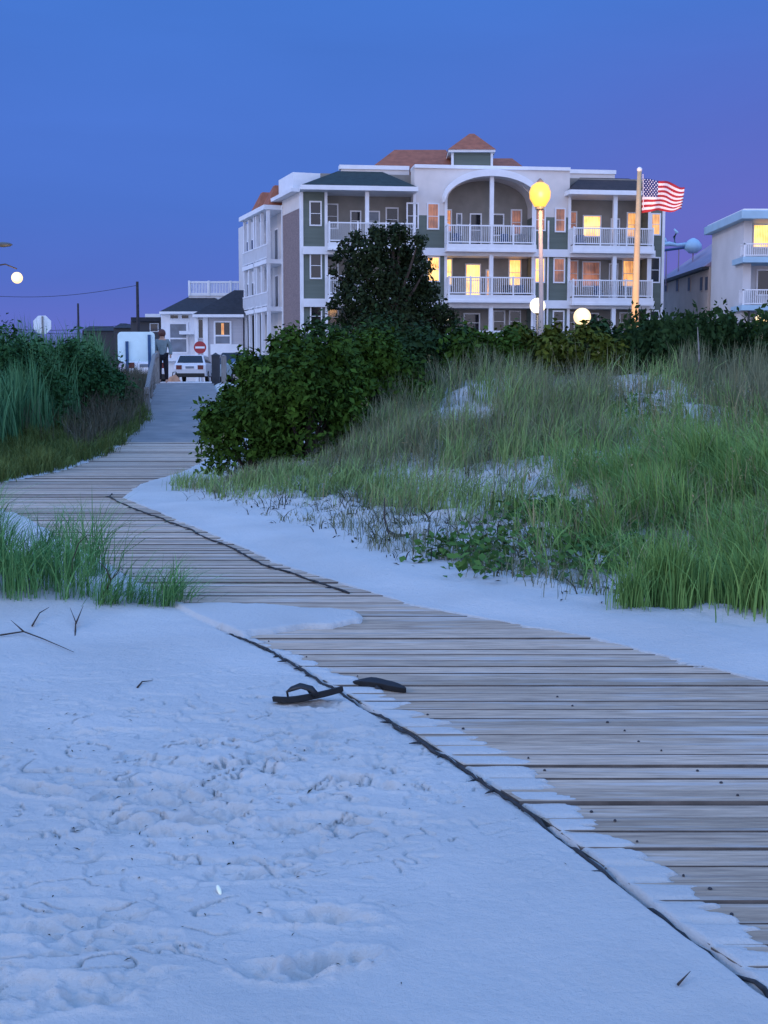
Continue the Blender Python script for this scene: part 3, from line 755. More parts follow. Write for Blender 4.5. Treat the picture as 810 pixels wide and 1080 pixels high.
# ------------------------------------------------------------------ shrubs
def shrub(name, loc, rx, ry, h, n, leaf, m, label, cat='shrub', group=None, pointy=0, seed=0, lumps=None):
    r_ = np.random.default_rng(seed + 100)
    base = thing(name, loc, label, cat, group)
    loc = np.array(loc)
    nl = lumps or int(10 + 8 * rx)
    # clumps: sub-crowns on a dome, each a shell of leaves
    a = r_.uniform(0, 2 * PI, nl); q = np.sqrt(r_.random(nl)) * .85
    cz = h * (.16 + .66 * (1 - q ** 2) * r_.uniform(.35, 1.0, nl))
    C = np.stack([np.cos(a) * q * rx, np.sin(a) * q * ry, cz], 1)
    R = r_.uniform(.14, .38, nl) * min(rx, h * .8)
    k = r_.integers(0, nl, n)
    d = r_.normal(size=(n, 3)); d /= np.linalg.norm(d, axis=1, keepdims=True)
    rad = R[k] * (.55 + .5 * r_.random(n) ** .6) * (1 + .22 * np.clip(r_.normal(size=n), -2, 1.6))
    L = C[k] + d * rad[:, None] * np.array([1, 1, .95 + pointy])
    # shoots sticking up at the rim
    low = r_.random(n) < .24
    L[low] = np.stack([np.cos(a[k[low]]) * rx * r_.uniform(.5, 1.0, low.sum()), np.sin(a[k[low]]) * ry * r_.uniform(.5, 1, low.sum()), r_.uniform(.02, .45, low.sum()) * h], 1) + r_.normal(size=(low.sum(), 3)) * .12 * rx
    L[:, 2] = np.maximum(L[:, 2] * h / np.percentile(L[:, 2], 97.5), .02)
    nm = d * .9 + r_.normal(size=(n, 3)) * .55 + np.array([0, 0, .35])
    if pointy:
        nm = r_.normal(size=(n, 3)) * np.array([1, 1, .25])
    V, F = leaf_arrays(L + loc, nm, leaf * r_.choice([.5, .7, .9, 1.1, 1.3, 1.5], n) * r_.uniform(.85, 1.15, n), .5)
    link('foliage', fast_mesh('foliage', V, F), m, base)
    mb = MB()
    for i in range(min(nl, 12)):
        mb.tube([loc + np.array([C[i, 0] * .1, C[i, 1] * .1, -.05]), loc + np.array([C[i, 0] * .5, C[i, 1] * .5, C[i, 2] * .5]), loc + C[i]], [.03 * h / 1.5, .02 * h / 1.5, .006], 5)
    mb.build('stem', M['bark'], base)
    return base
def dune_pt(px, Y):
    x = (px - 405) / 1400 * Y
    return (x, Y, tz(x, Y) - .04)
def top_h(px, py, Y):
    return at(px, py, Y).z - dune_pt(px, Y)[2]
for px, py, Y, rx, n, mm, lb, sd_, lu in [(268, 385, 16.9, .70, 12000, 'leaf_bush', 'dense dark green bush at the left end beside the ramp', 1, 34),
        (322, 362, 16.6, .78, 15000, 'leaf_bush', 'big rounded green bush in the middle above the pale grass', 2, 36),
        (392, 360, 17.6, .72, 13000, 'leaf_bush', 'green bush at right end of the big group, next to grey stems', 3, 32),
        (345, 350, 19.2, .95, 10000, 'leaf_dark', 'dark bush rising at the back of the group, under the balconies corner', 4, 28),
        (415, 345, 20.6, 1.0, 10000, 'leaf_dark', 'dark bush directly below the tree crown', 5, 28)]:
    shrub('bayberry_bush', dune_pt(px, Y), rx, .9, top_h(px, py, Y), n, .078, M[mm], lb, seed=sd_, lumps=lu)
crest = [(470, 19.4, .74, 350, 'leaf_dark', 'low dark shrub on the dune crest right of the tree', 0),
         (516, 19.0, .78, 352, 'leaf_bush', 'small green shrub on the crest below the arched balcony bay', 0),
         (562, 19.2, .80, 352, 'leaf_olive', 'small olive shrub on the crest at foot of tall lit lamp', 0),
         (607, 18.7, .82, 350, 'leaf_olive', 'olive green shrub on the crest under the white globe lamp', 0),
         (652, 19.1, .82, 344, 'leaf_dark', 'dark shrub on the crest just left of the flagpole', 0),
         (695, 18.8, .80, 340, 'leaf_dark', 'dark spiky shrub on the crest right below the flag', .35),
         (738, 19.0, .80, 337, 'leaf_dark', 'spiky dark shrub on the crest before the slit windowed wing', .45),
         (780, 18.7, .82, 338, 'leaf_dark', 'spiky dark shrub on the crest below the grey motel wall', .45),
         (822, 19.0, .84, 342, 'leaf_bush', 'spiky green shrub on the crest cut by the right border', .4)]
for i, (px, Y, r, h, mm, lb, pt) in enumerate(crest):
    b = dune_pt(px, Y)
    shrub('crest_shrub', b, r, .85, max(.4, top_h(px, h, Y)), 6500, .085, M[mm], lb, group='shrubs along the dune crest', pointy=pt, seed=20 + i, lumps=22)

# tree before the apartment block
def tree(loc, crown_lumps, n, leaf, label):
    base = thing('round_crowned_tree', loc, label, 'tree')
    loc = np.array(loc); r_ = np.random.default_rng(77)
    mb = MB()
    mb.tube([loc + [0, 0, -.2], loc + [.05, 0, 1.0], loc + [.12, 0, 2.2], loc + [.1, 0, 3.6], loc + [.05, 0, 5.2]], [.26, .2, .17, .12, .05], 9)
    for c, R in crown_lumps[::2]:
        c = np.array(c); st = np.array([.1, 0, .9 + .35 * c[2] * .8])
        mb.tube([loc + st, loc + st * .4 + c * .6 + [0, 0, -.15], loc + c], [.09, .06, .02], 6)
    mb.build('trunk', M['bark'], base)
    Ls = []; Ns = []
    for c, R in crown_lumps:
        k = int(n * R ** 2 / sum(q[1] ** 2 for q in crown_lumps))
        d = r_.normal(size=(k, 3)); d /= np.linalg.norm(d, axis=1, keepdims=True)
        lump = .62 + .72 * vnoise(d[:, 0] * 3 + c[0] * 5 + 20, d[:, 2] * 3 + d[:, 1] * 2 + 30)
        rr = R * lump * (.45 + .6 * r_.random(k) ** .5)
        Ls.append(np.array(c) + d * rr[:, None] + r_.normal(size=(k, 3)) * .06); Ns.append(d + r_.normal(size=(k, 3)) * .6)
    V, F = leaf_arrays(np.concatenate(Ls) + loc, np.concatenate(Ns), r_.uniform(leaf * .6, leaf * 1.3, sum(map(len, Ls))), .6)
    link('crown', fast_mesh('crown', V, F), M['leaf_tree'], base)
TY = 58.0
tb = at(413, 385, TY)
lum = []
for px, py, rp in [(412, 258, 19), (388, 268, 17), (432, 272, 17), (396, 292, 24), (428, 300, 22), (374, 284, 13), (412, 322, 28), (378, 318, 17), (446, 322, 19), (364, 300, 10), (452, 345, 20), (392, 345, 24), (425, 350, 24), (447, 300, 11), (422, 247, 10), (398, 249, 9), (366, 262, 9), (376, 250, 7), (441, 256, 8), (455, 308, 7),
                   (466, 330, 10), (478, 336, 7), (358, 316, 8), (350, 322, 5), (364, 338, 9), (468, 352, 10), (352, 288, 5), (355, 270, 5), (450, 282, 7)]:
    p = at(px, py, TY) - Vector((tb.x, TY, tb.z)); s = TY / 1400
    lum.append(((p.x, random.uniform(-.8, .8), p.z), rp * s))
tree((tb.x, TY, tb.z), lum, 17000, .19, 'dark round crowned tree in front of the apartment block')

# ------------------------------------------------------------------ left side: reeds and brush
def d_reed(X, Y):
    dl = LX(Y) - X
    return (S((dl - (.75 + .5 * fbm(X, Y, 2))) / .5) * (1 - .9 * S((X / Y + .215) / .02)) * (X / Y > -.36)) * S((Y - 18.2) / 1.2) * np.clip(20 / Y, 0, 1) * np.clip((fbm(X * 1.3 + 5, Y * 1.3, 2) - .33) * 6, .25, 1)
P = tufts(scatter(8200, -14, -5, 18, 38, d_reed), 7, .09)
grass('reeds', P, (.95, 1.42), (.014, .030), .22, M['reed'], (2.6, 1.4), droop=.03)
def d_low(X, Y):
    dl = LX(Y) - X
    return S((dl + .24 - .25 * fbm(X * 2, Y * 2, 2)) / .15) * (1 - S((dl - 1.9) / .8)) * (X / Y > -.36) * np.clip(18 / Y, 0, 1)
P = tufts(scatter(16000, -10, -4.6, 15.0, 30, d_low), 8, .06)
grass('short_grass', P, (.16, .36), (.006, .012), .5, M['olivegrass'])
def d_brn(X, Y):
    dl = LX(Y) - X
    return S((dl - .02) / .25) * (1 - S((dl - 2.2) / .8)) * S((Y - 20.5) / 2) * (.06 + S((X / Y + .245) / .03)) * (1 - S((Y - 40) / 2)) * np.clip(22 / Y, 0, 1)
P = tufts(scatter(9000, -11, -4.8, 20, 43, d_brn), 7, .08)
grass('brown_brush', P, (.35, .70), (.006, .014), .4, M['brownbrush'], droop=0)
for px, py, Y, r, lb, sd_ in [(15, 357, 24.5, 1.05, 'dark rounded shrub above the reeds at the left border', 41), (75, 364, 27.5, 1.0, 'dark shrub in the reeds below the round white sign back', 42), (108, 380, 29.0, .75, 'lower dark shrub in the reeds left of the pale board', 43)]:
    shrub('marsh_shrub', dune_pt(px, Y), r, .8, top_h(px, py, Y), 6500, .085, M['leaf_marsh'], lb, seed=sd_, lumps=26, group='shrubs among the reeds')

# ------------------------------------------------------------------ flip flops and shell
def flip_flop(loc, yaw, tilt, roll, label, flip=1):
    base = thing('flip_flop', loc, label, 'flip flop', 'pair of black flip flops')
    base.rotation_euler = (roll, tilt, yaw)
    base.matrix_world = Matrix.Translation(Vector(loc)) @ base.rotation_euler.to_matrix().to_4x4()
    L_ = .30; n = 26; top = []; 
    prof = []
    for i in range(n):
        a = 2 * PI * i / n; x = math.cos(a) * L_ / 2; yy = math.sin(a)
        wd = .040 + .012 * math.cos(a - .2) - .009 * math.exp(-((x + .01) / .05) ** 2)
        prof.append((x, yy * wd))
    mb = MB(); t = .025
    def zc(x): return .006 * (x / .14) ** 2 + (.010 * max(0, x - .08) / .06)
    lv = [(0.94, 0), (1.0, .003), (1.0, t - .003), (.95, t)]
    vs = [(x * s, y * s, zc(x) + z) for s, z in lv for x, y in prof]
    fs = [(j * n + i, j * n + (i + 1) % n, (j + 1) * n + (i + 1) % n, (j + 1) * n + i) for j in range(3) for i in range(n)]
    # closed top and bottom as fans of strips
    fs += [(3 * n + i, 3 * n + (i + 1) % n, 3 * n + (n - 1 - (i + 1)) % n, 3 * n + (n - 1 - i) % n) for i in range(0, n // 2 - 1)]
    fs += [((n - 1 - i) % n, (n - 2 - i) % n, (i + 1) % n, i) for i in range(0, n // 2 - 1)]
    mb.add(vs, fs)
    me = mb.build('sole', M['rubber'], None, smooth=False); me.parent = base
    mb = MB()
    th = Vector((.085, .004 * flip, t + zc(.085)))
    for s in (1, -1):
        e = Vector((-.030, .040 * s, t * .5)); mid = Vector((.025, .036 * s, t + .040)); q = Vector((.065, .014 * s, t + .034))
        pts = [e, Vector((-.012, .043 * s, t + .022)), mid, q, th + Vector((0, 0, .022)), th]
        # a flat band rather than a cord
        vs = []; fs = []
        for i, p in enumerate(pts):
            wd = [.014, .013, .012, .010, .005, .004][i]
            d = (pts[min(i + 1, 5)] - pts[max(i - 1, 0)]).normalized(); sd = d.cross(Vector((0, s, .6))).normalized() * wd
            nn = d.cross(sd).normalized() * .0025
            vs += [p - sd - nn, p + sd - nn, p + sd + nn, p - sd + nn]
            if i: 
                b = 4 * (i - 1)
                fs += [(b + k, b + (k + 1) % 4, b + 4 + (k + 1) % 4, b + 4 + k) for k in range(4)]
        fs += [(3, 2, 1, 0), (20, 21, 22, 23)]
        mb.add(vs, fs)
    st = mb.build('strap', M['strap'], None, smooth=True); st.parent = base
    return base
p = on_ground(326, 744)
flip_flop((p.x, p.y, p.z + .022), math.radians(192), math.radians(8), math.radians(12), 'black flip flop with raised strap, lying on sand left of the rope')
p = on_ground(400, 727)
flip_flop((p.x, p.y, p.z + .034), math.radians(140), math.radians(0), math.radians(176), 'black flip flop lying sole up on the edge of the boards', -1)
p = on_ground(231, 941)
mb = MB(); mb.ball((0, 0, 0), .011, 12, sz=.45)
sh = mb.build('seashell', M['shell'], smooth=True); sh.scale = (.55, 1.9, 1); sh.location = (p.x, p.y, p.z + .006); sh.rotation_euler = (.3, 0, .35)
tag(sh, 'tiny bright white shell lying alone on the near sand', 'shell')
#PART2
# ------------------------------------------------------------------ apartment building
FA = at(318, 270, 85.0); FB = at(700, 270, 88.0)
FD = Vector((FB.x - FA.x, FB.y - FA.y, 0)).normalized(); FN = Vector((FD.y, -FD.x, 0))   # along the front, out of it
GZ = .95
def fs(px, py=270):
    """metres along the front"""
    a, b, c = ray(px, py); r = Vector((a / b, 1, 0))
    t = (FA.x * FN.x + FA.y * FN.y) / (r.x * FN.x + r.y * FN.y)
    return (Vector((r.x * t, r.y * t, 0)) - Vector((FA.x, FA.y, 0))).dot(FD)
def fz(py): return at(509, py, 86.5).z
def fpt(s, o, z): return Vector((FA.x, FA.y, 0)) + FD * s + FN * o + Vector((0, 0, z))
def fbox(mb, s0, s1, o0, o1, z0, z1, mi=0):
    return mb.hexa([fpt(s0, o1, z0), fpt(s1, o1, z0), fpt(s1, o0, z0), fpt(s0, o0, z0), fpt(s0, o1, z1), fpt(s1, o1, z1), fpt(s1, o0, z1), fpt(s0, o0, z1)], mi)
def pbox(mb, x0, y0, x1, y1, o0, o1, mi=0):
    return fbox(mb, fs(x0), fs(x1), o0, o1, fz(y1), fz(y0), mi)

apt = thing('apartment_building', (FA.x, FA.y, GZ), 'white and grey green four bay apartment building with arched balcony and red cupola', 'building')
zTop = fz(177); zEave = fz(205)
SD = Vector((-.3336, 1, 0)).normalized(); SN = Vector((-SD.y, SD.x, 0))      # along the side, out of it
def spt(t, o, z): return Vector((FA.x, FA.y, 0)) + SD * t + SN * o + Vector((0, 0, z))
def sbox(mb, t0, t1, o0, o1, z0, z1, mi=0):
    return mb.hexa([spt(t0, o1, z0), spt(t0, o0, z0), spt(t1, o0, z0), spt(t1, o1, z0), spt(t0, o1, z1), spt(t0, o0, z1), spt(t1, o0, z1), spt(t1, o1, z1)], mi)
DEPTH = 18.0
def px_of(p):
    d = Vector((p.x, p.y, 0)); return 405 + 1400 * p.x / (p.y * CP)
SO = 1.1
TE = next(t for t in np.arange(5, 18, .05) if px_of(spt(t, SO, 0)) < 256.5)
T1 = 4.95 + (TE - 4.95) * .5
# solid front walls between the recesses
bays = [(344, 437), (470, 562), (600, 684)]
mb = MB(); mw = MB()
for x0, x1 in [(318, 344), (437, 470), (562, 600), (684, 699.5)]:
    top = fz(228) if x0 in (437, 562) else zEave
    fbox(mb, fs(x0), fs(x1), -1.6, 0, GZ - .4, top)
    if top < zEave: fbox(mw, fs(x0), fs(x1), -1.6, 0, top, fz(205))
mb.build('wall', M['green'], apt)
# stucco above: band up to the parapet
fbox(mw, fs(437), fs(470), -1.6, -.02, fz(205) + .0, zTop); fbox(mw, fs(562), fs(600), -1.6, -.02, fz(205), zTop)
fbox(mw, fs(364), fs(437), -2.9, -2.3, zEave + .02, zTop + .1); fbox(mw, fs(600), fs(658), -2.9, -2.3, zEave + .02, zTop + .1)
# arch wall, cut to the curve
s0, s1 = fs(470), fs(562); sm = (s0 + s1) / 2; rr = (s1 - s0) / 2; zs = fz(216); rise = fz(187) - fz(216)
NA = 28
def archz(s): return zs + rise * math.sqrt(max(0, 1 - ((s - sm) / rr) ** 2))
for i in range(NA):
    a = s0 + (s1 - s0) * i / NA; b = s0 + (s1 - s0) * (i + 1) / NA
    za, zb = archz(a), archz(b)
    mw.hexa([fpt(a, -.02, za), fpt(b, -.02, zb), fpt(b, -1.6, zb), fpt(a, -1.6, za), fpt(a, -.02, zTop), fpt(b, -.02, zTop), fpt(b, -1.6, zTop), fpt(a, -1.6, zTop)])
mw.build('upper_wall', M['stucco'], apt)
# arched hood
mb = MB()
for i in range(NA):
    a = s0 - .25 + (s1 - s0 + .5) * i / NA; b = s0 - .25 + (s1 - s0 + .5) * (i + 1) / NA
    f = lambda s: zs - .1 + (rise + .05) * math.sqrt(max(0, 1 - ((s - sm) / (rr + .26)) ** 2))
    g = lambda s: f(s) + .42
    mb.hexa([fpt(a, 1.0, f(a)), fpt(b, 1.0, f(b)), fpt(b, .0, f(b)), fpt(a, .0, f(a)), fpt(a, 1.0, g(a)), fpt(b, 1.0, g(b)), fpt(b, .0, g(b)), fpt(a, .0, g(a))])
mb.build('arched_hood', M['white'], apt)
# parapet cap
mb = MB(); pbox(mb, 437, 175, 600, 178.6, -1.75, .12); fbox(mb, fs(362), fs(436.9), -3.0, -2.22, zTop + .102, zTop + .36); fbox(mb, fs(600.1), fs(659), -3.0, -2.22, zTop + .102, zTop + .36); mb.build('parapet_cap', M['white'], apt)
# back walls of the recesses, floors and ceilings
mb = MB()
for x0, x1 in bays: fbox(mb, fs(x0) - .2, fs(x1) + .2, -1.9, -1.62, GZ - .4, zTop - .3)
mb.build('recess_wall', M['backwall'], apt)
# building body behind
mb = MB()
B = [fpt(.02, -1.92, 0), fpt(fs(699.4), -1.92, 0), fpt(fs(699.4), -DEPTH, 0), spt(TE + 7.4, -.95, 0)]
B[0] = spt(2.2, -.02, 0)
mb.prism([Vector((p.x, p.y, GZ - .4)) for p in B], (0, 0, zEave - GZ + .3))
mb.build('rear_block', M['stucco'], apt)
# white floor bands
mb = MB()
for y0, y1 in [(262.5, 270.5), (316.5, 325)]:
    fbox(mb, fs(320), fs(690), .02, .28, fz(y1), fz(y0)); 
    for x0, x1 in bays: fbox(mb, fs(x0) + .02, fs(x1) - .02, -1.6, .02, fz(y1) + .02, fz(y0) - .02)
mb.build('floor_band', M['white'], apt)
# corner trims and downpipe
mb = MB()
for x in (318.5, 344, 437, 470, 562, 600, 684, 699): fbox(mb, fs(x) - .09, fs(x) + .09, .003, .07, GZ - .3, zEave - .05)
mb.build('corner_trim', M['white'], apt)
mb = MB().tube([fpt(fs(577.5), .14, GZ), fpt(fs(577.5), .14, fz(232))], .06, 8); mb.build('downpipe', M['white'], apt)
# columns
for x, tops in [(386, [(205, 262), (270, 317), (325, 380)]), (516, [(187, 262), (270, 317), (325, 380)]), (645, [(205, 262), (270, 317), (325, 380)])]:
    for y0, y1 in tops:
        mb = MB(); pbox(mb, x - 2, y0, x + 2, y1, .45, .72); mb.build('column', M['white'], apt)
# balconies
def balcony(x0, x1, yr, yb, out=.9):
    b = MB(); pbox(b, x0, yb + 1, x1, yb + 8.5, .28, out + .05); pbox(b, x0 - .5, yb + 6.5, x1 + .5, yb + 9, .28, out + .1)
    o = b.build('balcony', M['white'], apt)
    r = MB(); sa, sb = fs(x0) + .03, fs(x1) - .03; zt, zb = fz(yr), fz(yb - .5)
    fbox(r, sa, sb, out - .06, out, zt - .08, zt); fbox(r, sa, sb, out - .05, out - .01, zb, zb + .07)
    fbox(r, sa, sa + .06, .03, out - .06, zt - .08, zt); fbox(r, sb - .06, sb, .03, out - .06, zt - .08, zt)
    n = int((sb - sa) / .125)
    for i in range(n + 1):
        s = sa + (sb - sa - .03) * i / n
        fbox(r, s, s + .032, out - .048, out - .012, zb + .07, zt - .08)
    k = max(2, int((sb - sa) / 1.4))
    for i in range(k + 1):
        s = sa + (sb - sa - .09) * i / k
        fbox(r, s, s + .09, out - .065, out + .004, fz(yb + 1), zt + .05)
    for i in range(6):
        for s in (sa, sb - .04): fbox(r, s, s + .04, .1 + i * .13, .13 + i * .13, zb, zt - .08)
    r.build('railing', M['white'], o)
balcony(345, 436, 238, 258); balcony(345, 436, 293, 312)
balcony(468.5, 562, 239, 258); balcony(470, 562, 293, 311)
balcony(600, 685, 240, 258); balcony(600, 685, 295, 313)
for q in ((470, 349, 562, 374), (600, 349, 685, 374), (322, 349, 362, 372)):
    mb = MB(); pbox(mb, *q, .3, .5); mb.build('porch_wall', M['white'], apt)
# windows
def window(x0, y0, x1, y1, o, pane, fr=.085, rail=True):
    s0_, s1_, z0, z1 = fs(x0), fs(x1), fz(y1), fz(y0)
    f = MB(); e = o + .07
    fbox(f, s0_, s1_, o + .004, e, z0, z0 + fr); fbox(f, s0_, s1_, o + .004, e, z1 - fr, z1)
    fbox(f, s0_, s0_ + fr, o + .004, e, z0 + fr, z1 - fr); fbox(f, s1_ - fr, s1_, o + .004, e, z0 + fr, z1 - fr)
    if rail: fbox(f, s0_ + fr, s1_ - fr, o + .02, e - .01, (z0 + z1) / 2 - .018, (z0 + z1) / 2 + .018)
    w = f.build('window', M['white'], apt)
    p_ = MB(); fbox(p_, s0_ + fr, s1_ - fr, o + .005, o + .018, z0 + fr, z1 - fr); p_.build('pane', M[pane], w)
for q in [(326.5, 215, 339.5, 241), (326.5, 268, 339.5, 296), (326.5, 322, 339.5, 347), (428.5, 215, 441.5, 243), (450, 215, 463, 243), (450, 271, 464, 298), (563.5, 219, 575, 243), (584.5, 218, 596, 244),
          (563.5, 271, 575, 298), (583.5, 271, 596, 298), (583.5, 327, 596, 349), (564, 327, 575, 349), (685.5, 222, 696, 246), (685.5, 269, 696.5, 297), (685.5, 326, 696.5, 346)]:
    k = {(450, 271): 'warm', (563.5, 271): 'warm', (584.5, 218): 'dim', (583.5, 271): 'dim', (685.5, 222): 'amber', (450, 215): 'dim', (563.5, 219): 'dim'}.get(q[:2], 'glass')
    window(*q, 0, k)
RB = -1.62
for q in [(346.5, 214, 359.5, 241, 'glass'), (372, 221, 384, 243, 'glass'), (391, 221, 404, 243, 'bluepane'), (410, 217, 424, 243, 'glass'), (346.5, 268, 359.5, 296, 'glass'), (372, 270, 384, 300, 'glass'), (346.5, 322, 359.5, 347, 'glass'), (410, 270, 424, 300, 'glass'),
          (471, 218, 481, 243, 'amber'), (485.5, 222, 492, 246, 'bluepane'), (500, 222, 513, 258, 'glass'), (523, 222, 537, 246, 'glass'), (544, 217, 556, 245, 'dim'),
          (468.5, 270.5, 482, 300, 'warm'), (495.5, 276, 512.5, 312, 'warm'), (517.5, 282, 525, 312, 'amber'), (542, 270.5, 556, 300, 'warm'),
          (494, 329, 512, 350, 'glass'), (525.5, 326, 539, 350, 'glass'), (543, 326, 556, 350, 'glass'),
          (603, 218, 615, 245, 'dim'), (621, 222, 641, 246, 'warm'), (651, 225, 661, 258, 'bluepane'), (668, 218, 680, 246, 'amber'),
          (604, 271, 617, 300, 'dim'), (621, 272, 641, 300, 'dim'), (650, 274, 660, 312, 'glass'), (664, 270, 679, 300, 'amber'),
          (604, 327, 614, 350, 'glass'), (626, 328, 640, 350, 'glass'), (662, 327, 678, 350, 'glass')]:
    window(*q[:4], RB, q[4])
# hip roofs over the end bays
def hip(name, sa, sb, o0, o1, ze, zr, ra, rb, ro, m, thick=.28, lap=.0):
    f = MB(); fbox(f, sa, sb, o0, o1, ze - thick, ze)
    fo = f.build(name, M['white'], apt)
    r = MB(); i = .06
    base = [fpt(sa + i, o1 - i, ze), fpt(sb - i, o1 - i, ze), fpt(sb - i, o0 + i, ze), fpt(sa + i, o0 + i, ze)]
    top = [fpt(ra, ro, zr), fpt(rb, ro, zr), fpt(rb, o0 + i, zr), fpt(ra, o0 + i, zr)]
    r.hexa([p + Vector((0, 0, .003)) for p in base] + top)
    r.build('shingles', M[m], fo)
hip('roof', fs(316), fs(438), -6, 1.2, fz(201), fz(178), fs(360), fs(408), -2.15, 'darkroof')
hip('roof', fs(594.5), fs(700), -6, 1.2, fz(201), fz(180), fs(620), fs(672), -2.15, 'brownroof')
# soffit strip along the side eave
mb = MB(); sbox(mb, .3, 6.2, -.6, .55, fz(205), fz(201) - .002); mb.build('side_eave', M['white'], apt)
mb = MB(); sbox(mb, 2.2, 6.0, -3.0, -.05, fz(201) + .003, fz(180)); mb.build('roof_parapet', M['white'], apt)
# side wall and its stacked balconies
mb = MB(); sbox(mb, .05, 4.8, -.6, .0, fz(360), fz(222)); mb.build('side_wall', M['shingle'], apt)
mb = MB(); sbox(mb, .05, 4.8, -.6, .02, fz(222), fz(205) - .01); mb.build('side_frieze', M['stucco'], apt)
mb = MB(); sbox(mb, .05, 4.8, -.6, .06, GZ - .3, fz(360)); mb.build('side_base', M['stone'], apt)
mb = MB(); sbox(mb, -.02, .22, -.02, .06, GZ, zEave - .3); sbox(mb, 4.7, 4.95, -.02, .06, GZ, zEave - .3); mb.build('side_trim', M['white'], apt)
mb = MB(); sbox(mb, 4.8, TE + 7.5, -.9, -.3, GZ - .3, fz(209) - .01); mb.build('side_recess_wall', M['motel'], apt)
levels = [(fz(269), fz(215)), (fz(321), fz(270)), (GZ + .2, fz(325))]
for k, (zf, zc) in enumerate(levels):
    for t0, t1 in ((4.95, T1 - .15), (T1 + .15, TE)):
        b = MB(); sbox(b, t0, t1, -.28, SO, zf - .28, zf); o = b.build('balcony', M['white'], apt)
        r = MB(); sbox(r, t0, t1, SO - .08, SO - .02, zf + .92, zf + 1.0); sbox(r, t0, t1, SO - .07, SO - .03, zf + .08, zf + .14)
        n = int((t1 - t0) / .14)
        for i in range(n + 1):
            t = t0 + (t1 - t0 - .035) * i / n; sbox(r, t, t + .035, SO - .065, SO - .035, zf + .14, zf + .92)
        r.build('railing', M['white'], o)
        for t in (t0 + .05, (t0 + t1) / 2, t1 - .3):
            c = MB(); sbox(c, t, t + .22, SO - .30, SO - .09, zf, zc - .02); c.build('column', M['white'], o)
        for t in (t0 + .35, t0 + .35 + (t1 - t0) * .5) + ((t1 + .6, t1 + 2.2, t1 + 3.8) if t1 == TE else ()):
            d = MB(); sbox(d, t, t + .9, -.296, -.24, zf + .05, zf + 2.3); wd = d.build('window', M['white'], apt)
            g = MB(); sbox(g, t + .1, t + .8, -.238, -.225, zf + .15, zf + 2.2); g.build('pane', M['glass'], wd)
mb = MB(); sbox(mb, 4.9, TE + .2, -1.2, SO + .15, fz(215), fz(210)); mb.build('balcony_roof', M['white'], apt)
for t in (5.6, 5.6 + (TE - 5.2) * .5):
    c = spt(t + 1.4, .2, 0); r = MB(); zb = fz(210) + .003
    q = [spt(t, SO - .3, zb), spt(t, -1.2, zb), spt(t + 2.2, -1.2, zb), spt(t + 2.2, SO - .3, zb)]
    tp = [spt(t + .8, .1, zb + 1.5), spt(t + .8, -.6, zb + 1.5), spt(t + 1.4, -.6, zb + 1.5), spt(t + 1.4, .1, zb + 1.5)]
    r.hexa(q + tp); r.build('dormer_roof', M['redroof'], apt)
# red roofs and cupola set back behind the parapet
def rbox(mb, x0, y0, x1, y1, dep, dd, mi=0):
    k = (86.5 + dep) / 86.5
    sa, sb = fs(x0) * k + (k - 1) * (FA.x) * 0, fs(x1) * k
    a, b = at(x0, y1, 86.5 + dep), at(x1, y0, 86.5 + dep)
    return mb.box((a.x, 86.5 + dep, a.z), (b.x, 86.5 + dep + dd, b.z), mi)
def rhip(x0, x1, ye, xr0, xr1, yr, dep, dd, m, parent, name='roof'):
    a, b = at(x0, ye, 86.5 + dep), at(x1, ye, 86.5 + dep); c, d = at(xr0, yr, 86.5 + dep + dd / 2), at(xr1, yr, 86.5 + dep + dd / 2)
    mb = MB(); y0 = 86.5 + dep; y1 = y0 + dd; ym = (y0 + y1) / 2
    mb.add([(a.x, y0, a.z), (b.x, y0, a.z), (b.x, y1, a.z), (a.x, y1, a.z), (c.x, ym, c.z), (d.x + .01, ym, c.z)], [(0, 1, 5, 4), (1, 2, 5), (2, 3, 4, 5), (3, 0, 4), (3, 2, 1, 0)])
    return mb.build(name, M[m], parent)
rhip(391, 482, 177, 416, 470, 158, 6, 6, 'redroof', apt); rhip(515, 556, 179, 520, 540, 167, 6, 5, 'redroof', apt)
mb = MB(); rbox(mb, 477.5, 160, 518.5, 181, 5.0, 3.2); cup = mb.build('cupola', M['green'], apt)
mb = MB(); rbox(mb, 473, 157.5, 522.5, 160.2, 4.6, 4.0); rbox(mb, 476, 160.3, 478.6, 181, 4.92, .3); rbox(mb, 517.4, 160.3, 520, 181, 4.92, .3); mb.build('cupola_trim', M['white'], cup)
rhip(472.5, 523, 157.4, 495, 500, 141, 4.5, 4.2, 'redroof', cup, 'cupola_roof')

